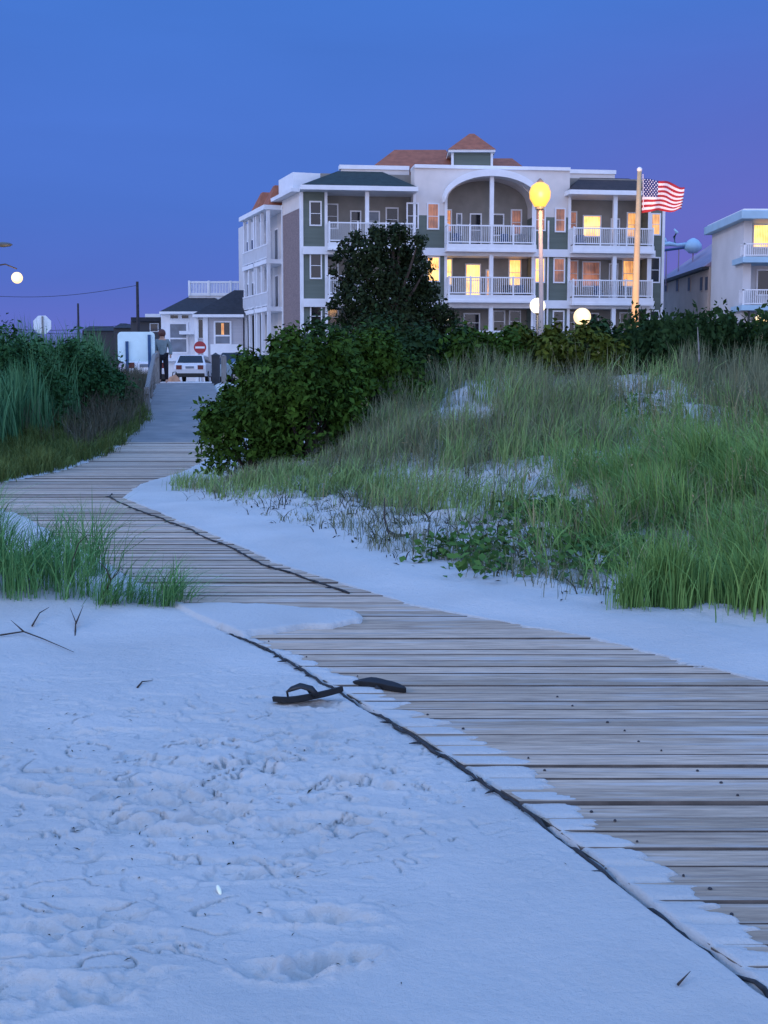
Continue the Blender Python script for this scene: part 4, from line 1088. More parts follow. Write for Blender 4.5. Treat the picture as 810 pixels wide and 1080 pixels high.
# ------------------------------------------------------------------ frontal box helpers for the neighbours
def qbox(mb, x0, y0, x1, y1, Y, dep, mi=0):
    a, b = at(x0, y1, Y), at(x1, y0, Y)
    return mb.box((a.x, Y, a.z), (b.x, Y + dep, b.z), mi)
def qhip(x0, x1, ye, xr0, xr1, yr, Y, dd, m, parent, name='roof'):
    a, b = at(x0, ye, Y), at(x1, ye, Y); c, d = at(xr0, yr, Y + dd / 2), at(xr1, yr, Y + dd / 2)
    mb = MB(); y1 = Y + dd; ym = Y + dd / 2
    mb.add([(a.x, Y, a.z), (b.x, Y, a.z), (b.x, y1, a.z), (a.x, y1, a.z), (c.x, ym, c.z), (d.x + .01, ym, c.z)], [(0, 1, 5, 4), (1, 2, 5), (2, 3, 4, 5), (3, 0, 4), (3, 2, 1, 0)])
    return mb.build(name, M[m], parent)
def qwin(x0, y0, x1, y1, Y, pane, parent, fr=1.6, mid=None):
    f = MB(); t = fr
    qbox(f, x0, y0, x1, y0 + t, Y - .07, .066); qbox(f, x0, y1 - t, x1, y1, Y - .07, .066)
    qbox(f, x0, y0 + t, x0 + t, y1 - t, Y - .07, .066); qbox(f, x1 - t, y0 + t, x1, y1 - t, Y - .07, .066)
    if mid: qbox(f, x0 + t, mid - .8, x1 - t, mid + .8, Y - .06, .055)
    w = f.build('window', M['white'], parent); p_ = MB(); qbox(p_, x0 + t, y0 + t, x1 - t, y1 - t, Y - .03, .026); p_.build('pane', M[pane], w)
    return w

wh = thing('white_house', tuple(at(190, 402, 102)), 'white house with dark hip roof, wide window and roof deck', 'house')
mb = MB(); qbox(mb, 171, 331, 209, 404, 102, 9); mb.build('wall', M['white'], wh)
mb = MB(); qbox(mb, 168, 328.5, 246, 331, 101.4, 10); mb.build('eave', M['white'], wh)
qhip(168.5, 250, 328.3, 199, 225, 313, 101.4, 10, 'blackroof', wh)
mb = MB(); qbox(mb, 199, 312, 262, 316.5, 106, 8); qbox(mb, 199, 316, 204, 332, 106, 1); dk = mb.build('roof_deck', M['white'], wh)
mb = MB(); qbox(mb, 198.5, 296.5, 262, 298.5, 105.9, .12); qbox(mb, 198.5, 309, 262, 311.9, 105.9, .12)
for x in np.arange(199, 262, 1.6): qbox(mb, x, 298.5, x + .75, 309, 105.93, .05)
for x in (198.5, 219, 242, 259): qbox(mb, x, 296, x + 2, 312, 105.85, .2)
mb.build('railing', M['white'], dk)
qwin(177.5, 340, 198.5, 373, 102, 'bluepane', wh, 1.8, 357); qwin(179, 331.8, 188.5, 336.5, 102, 'glass', wh, .6); qwin(191, 331.8, 199.5, 336.5, 102, 'glass', wh, .6)
mb = MB(); qbox(mb, 189, 349, 205, 352.5, 100.6, 1.3); mb.build('awning', M['white'], wh)
mb = MB(); qbox(mb, 172, 377, 206, 381, 101.2, .78); mb.build('porch_ledge', M['white'], wh)

gh = thing('grey_house', tuple(at(230, 402, 96)), 'small grey house with charcoal roof and one white framed window beside the apartments', 'house')
mb = MB(); qbox(mb, 206, 334, 256, 404, 96, 7); mb.build('wall', M['greyhouse'], gh)
mb = MB(); qbox(mb, 203, 331.5, 257, 334.5, 95.4, 8); mb.build('eave', M['white'], gh)
qhip(203.5, 262, 331.3, 247, 258, 306, 95.4, 8, 'blackroof', gh)
mb = MB(); qbox(mb, 206, 334.6, 208.5, 404, 95.9, .095); qbox(mb, 215, 334.6, 219, 404, 95.9, .095); qbox(mb, 222, 363, 256, 374, 95.8, .19); mb.build('trim', M['white'], gh)
w_ = qwin(225.5, 338.5, 244, 364, 96, 'glass', gh, 1.6, 354)
mb = MB(); qbox(mb, 233.6, 341, 236.2, 353, 95.965, .004); mb.build('lit_curtain', M['amber'], w_)
mb = MB(); qbox(mb, 227.5, 355, 242.5, 362, 95.965, .004); mb.build('lower_blind', M['bluepane'], w_)
qwin(208.8, 336.5, 214.5, 357, 96, 'glass', gh, .5)

for i, (x0, y0, x1, y1, Y, lb, rf) in enumerate([(139, 339, 170, 404, 118, 'dark flat roofed house with pale roof edge, behind the utility pole', 1), (88, 349, 124, 404, 135, 'low dark house far left behind the reeds', 0), (121, 346, 139, 404, 128, 'narrow dark house right of the low far house', 0)]):
    h = thing('dark_house', tuple(at((x0 + x1) / 2, 402, Y)), lb, 'house')
    mb = MB(); qbox(mb, x0, y0, x1, y1, Y, 8); mb.build('wall', M['door'], h)
    if rf:
        mb = MB(); qbox(mb, 153, 331, 169, 334.5, Y + 1, 5); mb.build('roof_edge', M['white'], h)
        mb = MB(); qbox(mb, 138, 334.6, 170.5, 338.8, Y - .4, 8.8); mb.build('roof', M['blackroof'], h)
        qwin(158, 341, 167, 350, Y, 'glass', h, .5)
    else:
        qhip(x0 - 2, x1 + 2, y0 - .2, x0 + 6, x1 - 6, y0 - 5, Y - .4, 9, 'blackroof', h)

# motel on the right and its long wing
mt = thing('motel', tuple(at(800, 402, 80)), 'pale motel with blue slab balconies and a yellow lit top room at right border', 'building')
YM = 80.0; xm = at(783, 300, YM).x; zMt = at(783, 233, YM).z
W_ = 7.0
mb = MB(); mb.box((xm, YM, GZ - .3), (xm + .5, YM + 7.7, zMt)); mb.box((xm + .5, YM + 1.6, GZ - .3), (xm + W_, YM + 7.7, zMt)); mb.build('wall', M['motel'], mt)
mb = MB(); z1 = at(783, 224, YM).z; mb.box((xm - .45, YM - 1.1, zMt + .002), (xm + W_, YM + 8.1, z1)); mb.build('roof', M['bluetrim'], mt, bevel=.03)
mb = MB(); mb.box((xm - .3, YM - .95, z1 + .002), (xm + W_, YM + 7.8, z1 + .10)); mb.build('roof_cap', M['white'], mt)
for ya, yb_, yr in ((272, 278, 258), (322.5, 328, 306)):
    b = MB(); za, zb = at(783, yb_, YM).z, at(783, ya, YM).z; b.box((xm - .25, YM - .9, za), (xm + W_, YM + 1.58, zb)); o = b.build('balcony', M['bluetrim'], mt)
    r = MB(); zr = at(783, yr, YM).z; r.box((xm - .2, YM - .86, zr - .07), (xm + W_, YM - .8, zr)); r.box((xm - .2, YM - .85, zb + .06), (xm + W_, YM - .81, zb + .12))
    for x in np.arange(xm - .19, xm + W_, .125): r.box((x, YM - .845, zb + .12), (x + .035, YM - .815, zr - .07))
    for y in np.arange(YM - .7, YM, .125): r.box((xm - .2, y, zb + .12), (xm - .165, y + .035, zr - .07))
    r.box((xm - .2, YM - .8, zr - .07), (xm - .14, YM, zr)); r.box((xm - .2, YM - .86, zb), (xm - .1, YM - .78, zr + .04)); r.build('railing', M['white'], o)
def mwin(px0, y0, px1, y1, pane):
    a, b = at(px0, y1, YM + 1.6), at(px1, y0, YM + 1.6); f = MB(); e = .09
    f.box((a.x, YM + 1.53, a.z), (b.x, YM + 1.596, a.z + e)); f.box((a.x, YM + 1.53, b.z - e), (b.x, YM + 1.596, b.z)); f.box((a.x, YM + 1.53, a.z + e), (a.x + e, YM + 1.596, b.z - e)); f.box((b.x - e, YM + 1.53, a.z + e), (b.x, YM + 1.596, b.z - e))
    w = f.build('window', M['white'], mt); g = MB(); g.box((a.x + e, YM + 1.57, a.z + e), (b.x - e, YM + 1.59, b.z - e)); g.build('pane', M[pane], w)
mwin(793, 236, 822, 262, 'warm'); mwin(797, 284, 822, 312, 'glass'); mwin(790, 334, 822, 360, 'glass')
mb = MB(); qbox(mb, 787.5, 328, 791, 400, YM - .6, .25); mb.build('column', M['darkpost'], mt)

wg = thing('long_wing', (xm + .4, 95, GZ), 'long tan wing with narrow slit windows and mauve metal roof between flag and motel', 'building')
Y0, Y1 = YM + 8.2, 104.0; ze = at(748, 281, Y0).z
mb = MB(); mb.box((xm - .02, Y0, GZ - .3), (xm + 8, Y1, ze)); mb.build('wall', M['wing'], wg)
mb = MB(); zr = ze + 3.0
mb.add([(xm - .35, Y0 - .05, ze + .002), (xm - .35, Y1 + .3, ze + .002), (xm + 4, Y1 + .3, zr), (xm + 4, Y0 - .05, zr), (xm + 8, Y0 - .05, ze + .002), (xm + 8, Y1 + .3, ze + .002)], [(0, 3, 2, 1), (3, 4, 5, 2), (0, 4, 3), (1, 2, 5), (0, 1, 5, 4)]); mb.build('roof', M['mauveroof'], wg)
mb = MB(); mb.box((xm - .45, Y0, ze - .18), (xm - .03, Y1 + .3, ze)); mb.build('gutter', M['darkpost'], wg)
for px in (703, 715, 727.5, 740.5, 752.8):
    a, b, c = ray(px, 305); Yw = xm * b / a
    if Yw < Y0 + .5: Yw = Y0 + .45
    zt, zb = at(px, 292 + (752 - px) * .03, Yw).z, at(px, 306 + (752 - px) * .03, Yw).z
    f = MB(); f.box((xm - .06, Yw - .42, zb - .06), (xm - .022, Yw + .42, zt + .06)); wv = f.build('window', M['wing'], wg)
    g = MB(); g.box((xm - .075, Yw - .36, zb), (xm - .061, Yw + .36, zt)); g.build('pane', M['door'], wv)
# pale blue rooftop duct with a dome on the wing roof
c0 = at(705, 262, 99.5); ru = thing('rooftop_vent', tuple(c0), 'pale blue rooftop duct with domed end beside the flag', 'vent')
a1, a2 = at(697, 258.5, 99.5), at(726, 257.5, 99.5)
mb = MB().tube([a1, a1.lerp(a2, .3) + Vector((0, 0, .08)), a1.lerp(a2, .6) - Vector((0, 0, .04)), a2], [.13, .17, .12, .16], 10); mb.build('duct', M['bluetrim'], ru, smooth=True)
mb = MB().tube([a1 + Vector((0, 0, -.42)), at(731, 260, 99.5)], .10, 6); mb.build('base_rail', M['bluepost'], ru)
d0 = at(731, 258, 99.5); mb = MB().lathe(d0 + Vector((0, 0, -.62)), [(.30, 0), (.42, .12), (.66, .30), (.62, .62), (.40, .92), (.12, 1.08), (.01, 1.1)], 16); mb.build('dome', M['bluetrim'], ru, smooth=True)
mb = MB().tube([at(712, 257, 99.5), at(711, 250, 99.5), at(714, 245, 99.5), at(711, 241.5, 99.5)], [.10, .10, .14, .05], 7).tube([at(703, 257, 99.5), at(701, 251, 99.5)], .09, 6); mb.build('pipe', M['bluetrim'], ru, smooth=True)
mb = MB()
for px in (703, 716, 731):
    q = at(px, 262, 99.5); mb.box((q.x - .04, 99.46, ze - .5), (q.x + .04, 99.54, q.z))
mb.build('support', M['mauveroof'], ru)

# ------------------------------------------------------------------ lamps, flagpole, flag, poles, signs
def point(loc, e, col, r=.25):
    l = bpy.data.lights.new('lamp_light', 'POINT'); l.energy = e; l.color = col; l.shadow_soft_size = r
    o = bpy.data.objects.new('lamp_light', l); COL.objects.link(o); o.location = loc
    return o
M['lamppole'] = mat('grey_lamp_post', (.36, .32, .31), .5, .1, 3)
YL = 48.0; c = at(569.5, 205, YL)
lp = thing('street_lamp', (c.x, YL, .95), 'tall lamp post with a big glowing orange globe before the arched balconies', 'street lamp', 'lit lamps')
mb = MB().tube([(c.x + .12, YL, .9), (c.x + .09, YL, 4), (c.x + .02, YL, c.z - .5)], [.095, .085, .07], 12); mb.lathe((c.x + .12, YL, .9), [(.2, 0), (.2, .25), (.12, .4)], 12); mb.build('pole', M['lamppole'], lp, smooth=True)
mb = MB().lathe((c.x, YL, c.z), [(.01, -.46), (.20, -.42), (.36, -.15), (.38, .08), (.30, .30), (.12, .42), (.01, .44)], 18); mb.build('globe', M['lamp_warm'], lp, smooth=True)
mb = MB().lathe((c.x, YL, c.z - .56), [(.07, 0), (.16, .04), (.16, .12)], 14).lathe((c.x, YL, c.z + .40), [(.14, 0), (.10, .08), (.02, .16)], 12); mb.build('cap', M['metal'], lp)
point((c.x, YL - 1.0, c.z - .1), 420, (1, .50, .16), .35)
for px, py, Y, r, lb, mname, e in [(567, 322.5, 62, .36, 'white globe lamp low beside the tall lamp post', 'lamp_white', 70), (614, 334, 46, .30, 'round white globe lamp just above the olive shrub', 'lamp_cream', 60),
                       (470.5, 338, 64, .14, 'small warm globe lamp at the right foot of the tree', 'lamp_white', 10), (803, 338.5, 70, .36, 'cream globe lamp under the motel balcony at right border', 'lamp_cream', 40)]:
    q = at(px, py, Y); l = thing('globe_lamp', (q.x, Y, .95), lb, 'lamp', 'lit lamps')
    MB().tube([(q.x, Y, .9), (q.x, Y, q.z - r * .9)], .05, 8).build('pole', M['metal'], l, smooth=True)
    MB().ball((q.x, Y, q.z), r, 14).build('globe', M[mname], l, smooth=True)
    MB().lathe((q.x, Y, q.z - r * 1.15), [(.06, 0), (.11, .05), (r * .45, .2 * r + .05)], 12).build('collar', M['metal'], l)
    point((q.x, Y - r - .25, q.z), e, (1, .78, .45), .25)
# left: lamp on a bracket, and an unlit head at the border
Yc = 52.0; q = at(18, 293, Yc); xb = at(-6, 293, Yc).x
l = thing('street_lamp', (xb, Yc, .9), 'lit lamp on a bracket high at the left border', 'street lamp', 'lit lamps')
MB().tube([(xb, Yc, .5), (xb, Yc, q.z + .55)], [.09, .06], 8).build('pole', M['pole'], l, smooth=True)
MB().tube([(xb, Yc, q.z + .45), ((xb + q.x) / 2, Yc, q.z + .52), (q.x, Yc, q.z + .34)], .03, 6).build('bracket', M['pole'], l, smooth=True)
MB().ball((q.x, Yc, q.z), .22, 14).build('globe', M['lamp_cream'], l, smooth=True)
point((q.x, Yc - .5, q.z), 60, (1, .75, .4), .25)
q = at(3, 258, Yc); mb = MB().lathe((0, 0, 0), [(.02, -.10), (.20, -.06), (.26, 0), (.18, .07), (.03, .1)], 12)
l2 = thing('lamp_head', tuple(q), 'dark unlit lamp head on an arm, cut by the left border', 'lamp')
mb.v = [(x * 1.5 + q.x, y + q.y, z + q.z) for x, y, z in mb.v]; mb.build('lamp_shade', M['metal'], l2, smooth=True)
MB().tube([(q.x - .3, q.y, q.z + .03), (q.x - 1.6, q.y, q.z - .15), (q.x - 1.7, q.y, .6)], .05, 8).build('arm', M['metal'], l2)

M['glowpole'] = mat('pale_pole_warm_glow', (.58, .40, .20), .45, .08, 3)  # warm floodlight glow put into the pale pole's base colour
YF = 50.0; ft = at(674.5, 181, YF); fb = at(669.5, 341, YF)
fp = thing('flagpole', (ft.x - .1, YF, .95), 'tall pale flagpole lit warm from below, in front of the right balconies', 'flagpole')
MB().tube([(ft.x - .10, YF, .8), (ft.x - .06, YF, 4), (ft.x, YF, ft.z)], [.15, .135, .08], 14).build('pole', M['glowpole'], fp, smooth=True)
MB().ball((ft.x, YF, ft.z + .07), .10, 12).build('finial', M['flagpole'], fp, smooth=True)
MB().tube([(ft.x + .12, YF - .05, ft.z - .1), (ft.x + .16, YF - .05, ft.z - 1.4)], .012, 5).build('halyard', M['white'], fp)
sp_ = bpy.data.lights.new('flag_floodlight', 'SPOT'); sp_.energy = 2600; sp_.color = (1, .50, .20); sp_.spot_size = math.radians(62); sp_.spot_blend = .6; sp_.shadow_soft_size = .12
so_ = bpy.data.objects.new('flag_floodlight', sp_); COL.objects.link(so_); so_.location = (ft.x - 1.0, YF - 6.0, 1.75)
so_.rotation_euler = (Vector((ft.x, YF, 5.0)) - Vector(so_.location)).to_track_quat('-Z', 'Y').to_euler()
fl = thing('floodlight', (ft.x - 1.0, YF - 6.3, .95), 'small ground floodlight hidden behind the crest shrubs below the flagpole', 'floodlight')
MB().box((ft.x - 1.2, YF - 6.42, 1.35), (ft.x - .8, YF - 6.18, 1.62)).build('housing', M['metal'], fl); MB().tube([(ft.x - 1.0, YF - 6.3, .9), (ft.x - 1.0, YF - 6.3, 1.36)], .03, 6).build('stake', M['metal'], fl)

def flag_mat(kind):
    m = mat('flag_' + kind, {'red': (.42, .025, .035), 'white': (.80, .76, .74), 'blue': (.03, .035, .14)}[kind], .8, .05, 8)
    if kind == 'blue':
        nt = m.node_tree; N = nt.nodes; K = nt.links; b = N['Principled BSDF']
        uv = N.new('ShaderNodeUVMap'); uv.uv_map = 'UVMap'
        mp = N.new('ShaderNodeMapping'); mp.inputs['Scale'].default_value = (11, 9, 1); K.new(uv.outputs[0], mp.inputs['Vector'])
        ck = N.new('ShaderNodeTexChecker'); ck.inputs['Scale'].default_value = 1; K.new(mp.outputs[0], ck.inputs['Vector'])
        fr = N.new('ShaderNodeVectorMath'); fr.operation = 'FRACTION'; K.new(mp.outputs[0], fr.inputs[0])
        ds = N.new('ShaderNodeVectorMath'); ds.operation = 'DISTANCE'; K.new(fr.outputs[0], ds.inputs[0]); ds.inputs[1].default_value = (.5, .5, 0)
        lt = N.new('ShaderNodeMath'); lt.operation = 'LESS_THAN'; lt.inputs[1].default_value = .34; K.new(ds.outputs['Value'], lt.inputs[0])
        mu = N.new('ShaderNodeMath'); mu.operation = 'MULTIPLY'; K.new(lt.outputs[0], mu.inputs[0]); K.new(ck.outputs['Fac'], mu.inputs[1])
        mx = N.new('ShaderNodeMix'); mx.data_type = 'RGBA'; mx.inputs[6].default_value = (.03, .035, .14, 1); mx.inputs[7].default_value = (.75, .75, .78, 1)
        K.new(mu.outputs[0], mx.inputs['Factor']); K.new(mx.outputs[2], b.inputs['Base Color'])
    return m
NU, NV = 40, 26
def flag_pt(u, v):
    # hoist at the pole; the cloth swings right, sagging and folding toward the fly
    x = u * 1.56; z = -v * 1.26 * (1 - .30 * u)
    sag = .30 * u ** 1.5 + .10 * u * u * math.sin(v * 3)
    wv = math.sin(u * 10.5 + v * 2.2) * (.04 + .19 * u) + math.sin(u * 21 - v * 3) * .05 * u
    return Vector((x + .03 * math.sin(u * 9 + 1) - .07 * v * u, wv, z - sag + .075 * math.sin(u * 12 + v * 2.5) * u))
me = bpy.data.meshes.new('flag'); vs = [flag_pt(i / NU, j / NV) for j in range(NV + 1) for i in range(NU + 1)]
fsx = [(j * (NU + 1) + i, (j + 1) * (NU + 1) + i, (j + 1) * (NU + 1) + i + 1, j * (NU + 1) + i + 1) for j in range(NV) for i in range(NU)]
me.from_pydata(vs, [], fsx); uvl = me.uv_layers.new(name='UVMap')
cu = int(NU * .42)
mi = []
for k, f in enumerate(fsx):
    j, i = divmod(k, NU)
    mi.append(2 if (i < cu and j < 14) else (0 if (j // 2) % 2 == 0 else 1))
me.polygons.foreach_set('material_index', mi); me.polygons.foreach_set('use_smooth', [True] * len(fsx))
for pl in me.polygons:
    for li in pl.loop_indices:
        vi = me.loops[li].vertex_index; j, i = divmod(vi, NU + 1); uvl.data[li].uv = (i / cu, j / 14)
me.update()
fg = link('flag', me, [flag_mat('red'), flag_mat('white'), flag_mat('blue')])
fg.location = at(677, 188, YF); sol = fg.modifiers.new('thickness', 'SOLIDIFY'); sol.thickness = .006
tag(fg, 'striped red and white flag with dark starred corner blowing to the right', 'flag')

for px, pt, Y, r, lb in [(144.5, 297, 112, .14, 'taller dark utility pole above the pale sign board'), (82, 320, 125, .11, 'shorter dark utility pole between round sign and dark houses')]:
    t_ = at(px, pt, Y); o = thing('utility_pole', (t_.x, Y, .9), lb, 'utility pole', 'utility poles')
    MB().tube([(t_.x, Y, .7), (t_.x + .02, Y, t_.z)], [r * 1.15, r * .8], 10).build('pole', M['pole'], o, smooth=True)
for (xa, ya, ya2, xb_, yb_, lb) in [(-30, 343, 0, 144, 341, 'lowest dark wire crossing the purple sky behind the round sign'), (-40, 346, 0, 190, 345.5, 'lower faint wire near the roof line at left'), (-30, 311, 0, 144.5, 301, 'upper faint wire from the taller utility pole to the left border')]:
    a, b = at(xa, ya, 112), at(xb_, yb_, 112); pts = [a.lerp(b, i / 16) - Vector((0, 0, .5 * math.sin(PI * i / 16))) for i in range(17)]
    tag(MB().tube(pts, .022, 5).build('utility_wire', M['wire']), lb, 'wire', 'overhead wires')

# octagonal sign seen from behind
Y = 45.0; c = at(44.5, 342.5, Y); o = thing('stop_sign', (c.x, Y, 1.0), 'back of a pale octagonal road sign above the reeds at left', 'sign')
R_ = 10.2 / 1400 * Y; oc = [Vector((c.x + R_ * math.cos(PI / 8 + k * PI / 4), Y, c.z + R_ * math.sin(PI / 8 + k * PI / 4))) for k in range(8)]
MB().prism(oc, (0, .012, 0)).build('sign_plate', M['signmetal'], o); MB().tube([(c.x + .04, Y - .04, .7), (c.x + .02, Y - .04, c.z + .28)], .03, 8).build('post', M['post'], o)
# pale board seen from behind, on two dark posts
Y = 42.5; o = thing('sign_board', tuple(at(146, 405, Y)), 'large pale blue blank sign back on two dark posts by the ramp top', 'sign')
a, b = at(124.5, 381.5, Y), at(163, 350, Y); mb = MB()
rc = .12; pl = []
for cx_, cz_, a0 in ((b.x - rc, b.z - rc, 0), (a.x + rc, b.z - rc, 90), (a.x + rc, a.z + rc, 180), (b.x - rc, a.z + rc, 270)):
    pl += [Vector((cx_ + rc * math.cos(math.radians(a0 + k * 22.5)), Y, cz_ + rc * math.sin(math.radians(a0 + k * 22.5)))) for k in range(5)]
mb.prism(pl, (0, .03, 0)).build('panel', M['signback'], o)
for px, pt, pb in ((134, 360, 430), (157.5, 353, 430)):
    t_ = at(px, pt, Y); MB().box((t_.x - .045, Y - .06, .4), (t_.x + .045, Y - .003, t_.z)).build('post', M['bluepost'], o)
# do not enter sign
Y = 86.0; c = at(211, 366.5, Y); o = thing('do_not_enter_sign', (c.x, Y, .95), 'round red no entry sign with white bar before the grey house', 'sign')
mb = MB().lathe((0, 0, 0), [(.40, 0), (.40, .02)], 28); mb.v = [(c.x + x, Y + .0 - z, c.z + y) for x, y, z in mb.v]; mb.f = [f[::-1] for f in mb.f]; pl_ = mb.build('sign_plate', M['signred'], o)
MB().box((c.x - .30, Y - .032, c.z - .065), (c.x + .30, Y - .023, c.z + .065)).build('bar', M['white'], pl_)
MB().tube([(c.x, Y + .05, .9), (c.x, Y + .05, c.z + .3)], .035, 8).build('post', M['signmetal'], o)

# posts and handrail at the top of the ramp
def post(name, px, y0, Y, w, m, label, zb=None, cap=False):
    a = at(px, y0, Y); zb = zb if zb is not None else float(zpath(Y)) - .3
    o = thing(name, (a.x, Y, zb + .3), label, 'post')
    mb = MB().box((a.x - w / 2, Y - w / 2, zb), (a.x + w / 2, Y + w / 2, a.z)); mb.build('shaft', M[m], o, bevel=.012)
    mb = MB(); mb.add([(a.x - w * .56, Y - w * .56, a.z + .002), (a.x + w * .56, Y - w * .56, a.z + .002), (a.x + w * .56, Y + w * .56, a.z + .002), (a.x - w * .56, Y + w * .56, a.z + .002), (a.x, Y, a.z + w * .4)], [(3, 2, 1, 0), (0, 1, 4), (1, 2, 4), (2, 3, 4), (3, 0, 4)]); mb.build('cap', M[m], o)
post('dark_post', 227.5, 375, 42.0, .24, 'darkpost', 'thick dark square post at the right top of the ramp')
post('grey_post', 236, 376, 41.0, .15, 'post', 'slim grey weathered post right of the thick dark post')
xr = lambda y: float(LX(y)) - .05
rl = thing('handrail', (xr(42), 42, 1.1), 'weathered grey handrail with posts down the left side of the ramp', 'handrail')
for k, y in enumerate((42.3, 38.5, 34.6, 30.6)):
    h = 1.05 if k == 0 else 1.0
    MB().box((xr(y) - .06, y - .06, float(zpath(y)) - .35), (xr(y) + .06, y + .06, float(zpath(y)) + h * (1.0 if k == 0 else .55 + .1 * (3 - k)))).build('post', M['post'], rl)
mb = MB(); ys = np.linspace(42.3, 30.5, 9)
for i in range(8):
    y0_, y1_ = ys[i], ys[i + 1]; f = lambda y: float(zpath(y)) + np.interp(y, [30, 36, 42.4], [.50, .75, 1.0])
    mb.hexa([(xr(y0_) - .05, y0_, f(y0_) - .12), (xr(y0_) + .05, y0_, f(y0_) - .12), (xr(y1_) + .05, y1_, f(y1_) - .12), (xr(y1_) - .05, y1_, f(y1_) - .12), (xr(y0_) - .05, y0_, f(y0_)), (xr(y0_) + .05, y0_, f(y0_)), (xr(y1_) + .05, y1_, f(y1_)), (xr(y1_) - .05, y1_, f(y1_))])
mb.build('rail', M['post'], rl)

# ------------------------------------------------------------------ parked cars
def car(name, loc, yaw, paint, label, Ls=4.5, Wd=1.82, Ht=1.52, style='hatch'):
    root = thing(name, (0, 0, 0), label, 'car', 'cars parked in the street')
    # side outline: x forward, z up
    if style == 'hatch': prof = [(-2.2, .35), (-2.25, .75), (-2.2, 1.0), (-1.95, 1.08), (1.0, 1.02), (2.1, .86), (2.22, .6), (2.2, .32)]; cab = [(-2.05, 1.06), (-1.65, Ht), (.15, Ht), (.95, 1.02)]
    else: prof = [(-2.25, .35), (-2.28, .7), (-2.2, .95), (-1.5, 1.0), (.9, .98), (2.1, .82), (2.22, .58), (2.2, .32)]; cab = [(-1.6, .99), (-1.0, Ht - .06), (.1, Ht - .06), (.9, .97)]
    def loft(pr, w0, w1, name, m, zlo, zhi):
        mb = MB(); n = len(pr); rows = []
        for yy, sc_ in ((-1, 1), (-.94, 1), (.94, 1), (1, 1)):
            row = []
            for x, z in pr:
                t = (z - zlo) / max(.01, zhi - zlo); w_ = (w0 + (w1 - w0) * t) / 2
                e = 1 if abs(yy) < 1 else .965
                row.append((x * e, (w_ * (yy if abs(yy) == 1 else yy)), zlo + (z - zlo) * (1 if abs(yy) < 1 else (.97 if z > zlo + .1 else 1))))
            rows.append(row)
        vs = [p for r in rows for p in r]; fs_ = []
        for r in range(3):
            for i in range(n):
                fs_.append((r * n + i, r * n + (i + 1) % n, (r + 1) * n + (i + 1) % n, (r + 1) * n + i))
        fs_.append(tuple(range(n - 1, -1, -1))); fs_.append(tuple(3 * n + i for i in range(n)))
        mb.add(vs, fs_); return mb.build(name, m, root)
    loft(prof, Wd, Wd * .96, 'body', paint, .32, 1.1)
    cabo = loft(cab, Wd * .93, Wd * .74, 'cabin', paint, cab[0][1] - .03, Ht)
    # glass set just proud of the cabin
    def quad(name, pts, m, parent, push):
        mb = MB(); p = [Vector(q) for q in pts]; nn = (p[1] - p[0]).cross(p[3] - p[0]).normalized()
        c_ = sum(p, Vector()) / 4
        if nn.dot(Vector(push)) < 0: nn = -nn
        mb.prism([q + nn * .004 for q in p], nn * .012); return mb.build(name, m, parent)
    zl, zh = cab[0][1] - .03, Ht
    hw = lambda z: (Wd * .93 + (Wd * .74 - Wd * .93) * (z - zl) / (zh - zl)) / 2
    def lerp2(a, b, t): return (a[0] + (b[0] - a[0]) * t, a[1] + (b[1] - a[1]) * t)
    def slope(a, b, nm, push):
        p0, p1 = lerp2(a, b, .10), lerp2(a, b, .92)
        quad(nm, [(p0[0], -hw(p0[1]) * .88, p0[1]), (p0[0], hw(p0[1]) * .88, p0[1]), (p1[0], hw(p1[1]) * .88, p1[1]), (p1[0], -hw(p1[1]) * .88, p1[1])], M['glass'], root, push)
    slope(cab[0], cab[1], 'rear_window', (-1, 0, .5)); slope(cab[3], cab[2], 'windscreen', (1, 0, .5))
    for s in (1, -1):
        a0, a1 = lerp2(cab[0], cab[1], .14), lerp2(cab[0], cab[1], .86); b0, b1 = lerp2(cab[3], cab[2], .14), lerp2(cab[3], cab[2], .86)
        quad('side_window', [(a0[0] + .18, s * hw(a0[1]), a0[1]), (b0[0] - .2, s * hw(b0[1]), b0[1]), (b1[0] - .12, s * hw(b1[1]), b1[1]), (a1[0] + .12, s * hw(a1[1]), a1[1])], M['glass'], root, (0, s, .2))
    for x in (-1.35, 1.38):
        for s in (1, -1):
            mb = MB().lathe((0, 0, 0), [(.24, -.10), (.32, -.09), (.335, 0), (.32, .09), (.24, .10)], 20); mb.v = [(x + a, s * (Wd / 2 - .08) + c_, .335 + b) for a, b, c_ in mb.v]
            wl = mb.build('wheel', M['tyre'], root, smooth=False)
            mb = MB().lathe((0, 0, 0), [(.21, 0), (.19, .02), (.06, .03), (.01, .03)], 16); mb.v = [(x + a, s * (Wd / 2 + .022 + c_ * 0 - .0) + s * c_ * .5, .335 + b) for a, b, c_ in mb.v]; mb.build('rim', M['rim'], wl)
    for s in (1, -1):
        MB().box((-2.265, s * .62 - .16, .74), (-2.19, s * .62 + .16, .98)).build('tail_light', M['tail'], root); MB().box((2.08, s * .62 - .17, .66), (2.205, s * .62 + .17, .80)).build('headlight', M['head'], root)
    MB().box((-2.31, -.84, .30), (-2.2, .84, .52)).build('bumper', M['plastic'], root, bevel=.02); MB().box((2.16, -.82, .28), (2.28, .82, .46)).build('bumper', M['plastic'], root, bevel=.02)
    MB().box((-2.275, -.24, .80), (-2.23, .24, .92)).build('number_plate', M['bluepane'], root)
    root.location = loc; root.rotation_euler = (0, 0, yaw)
car('parked_car', (at(206, 395, 79).x, 79, .955), PI / 2, M['carwhite'], 'white hatchback seen from behind below the red no entry sign', Wd=1.9, Ht=1.56)
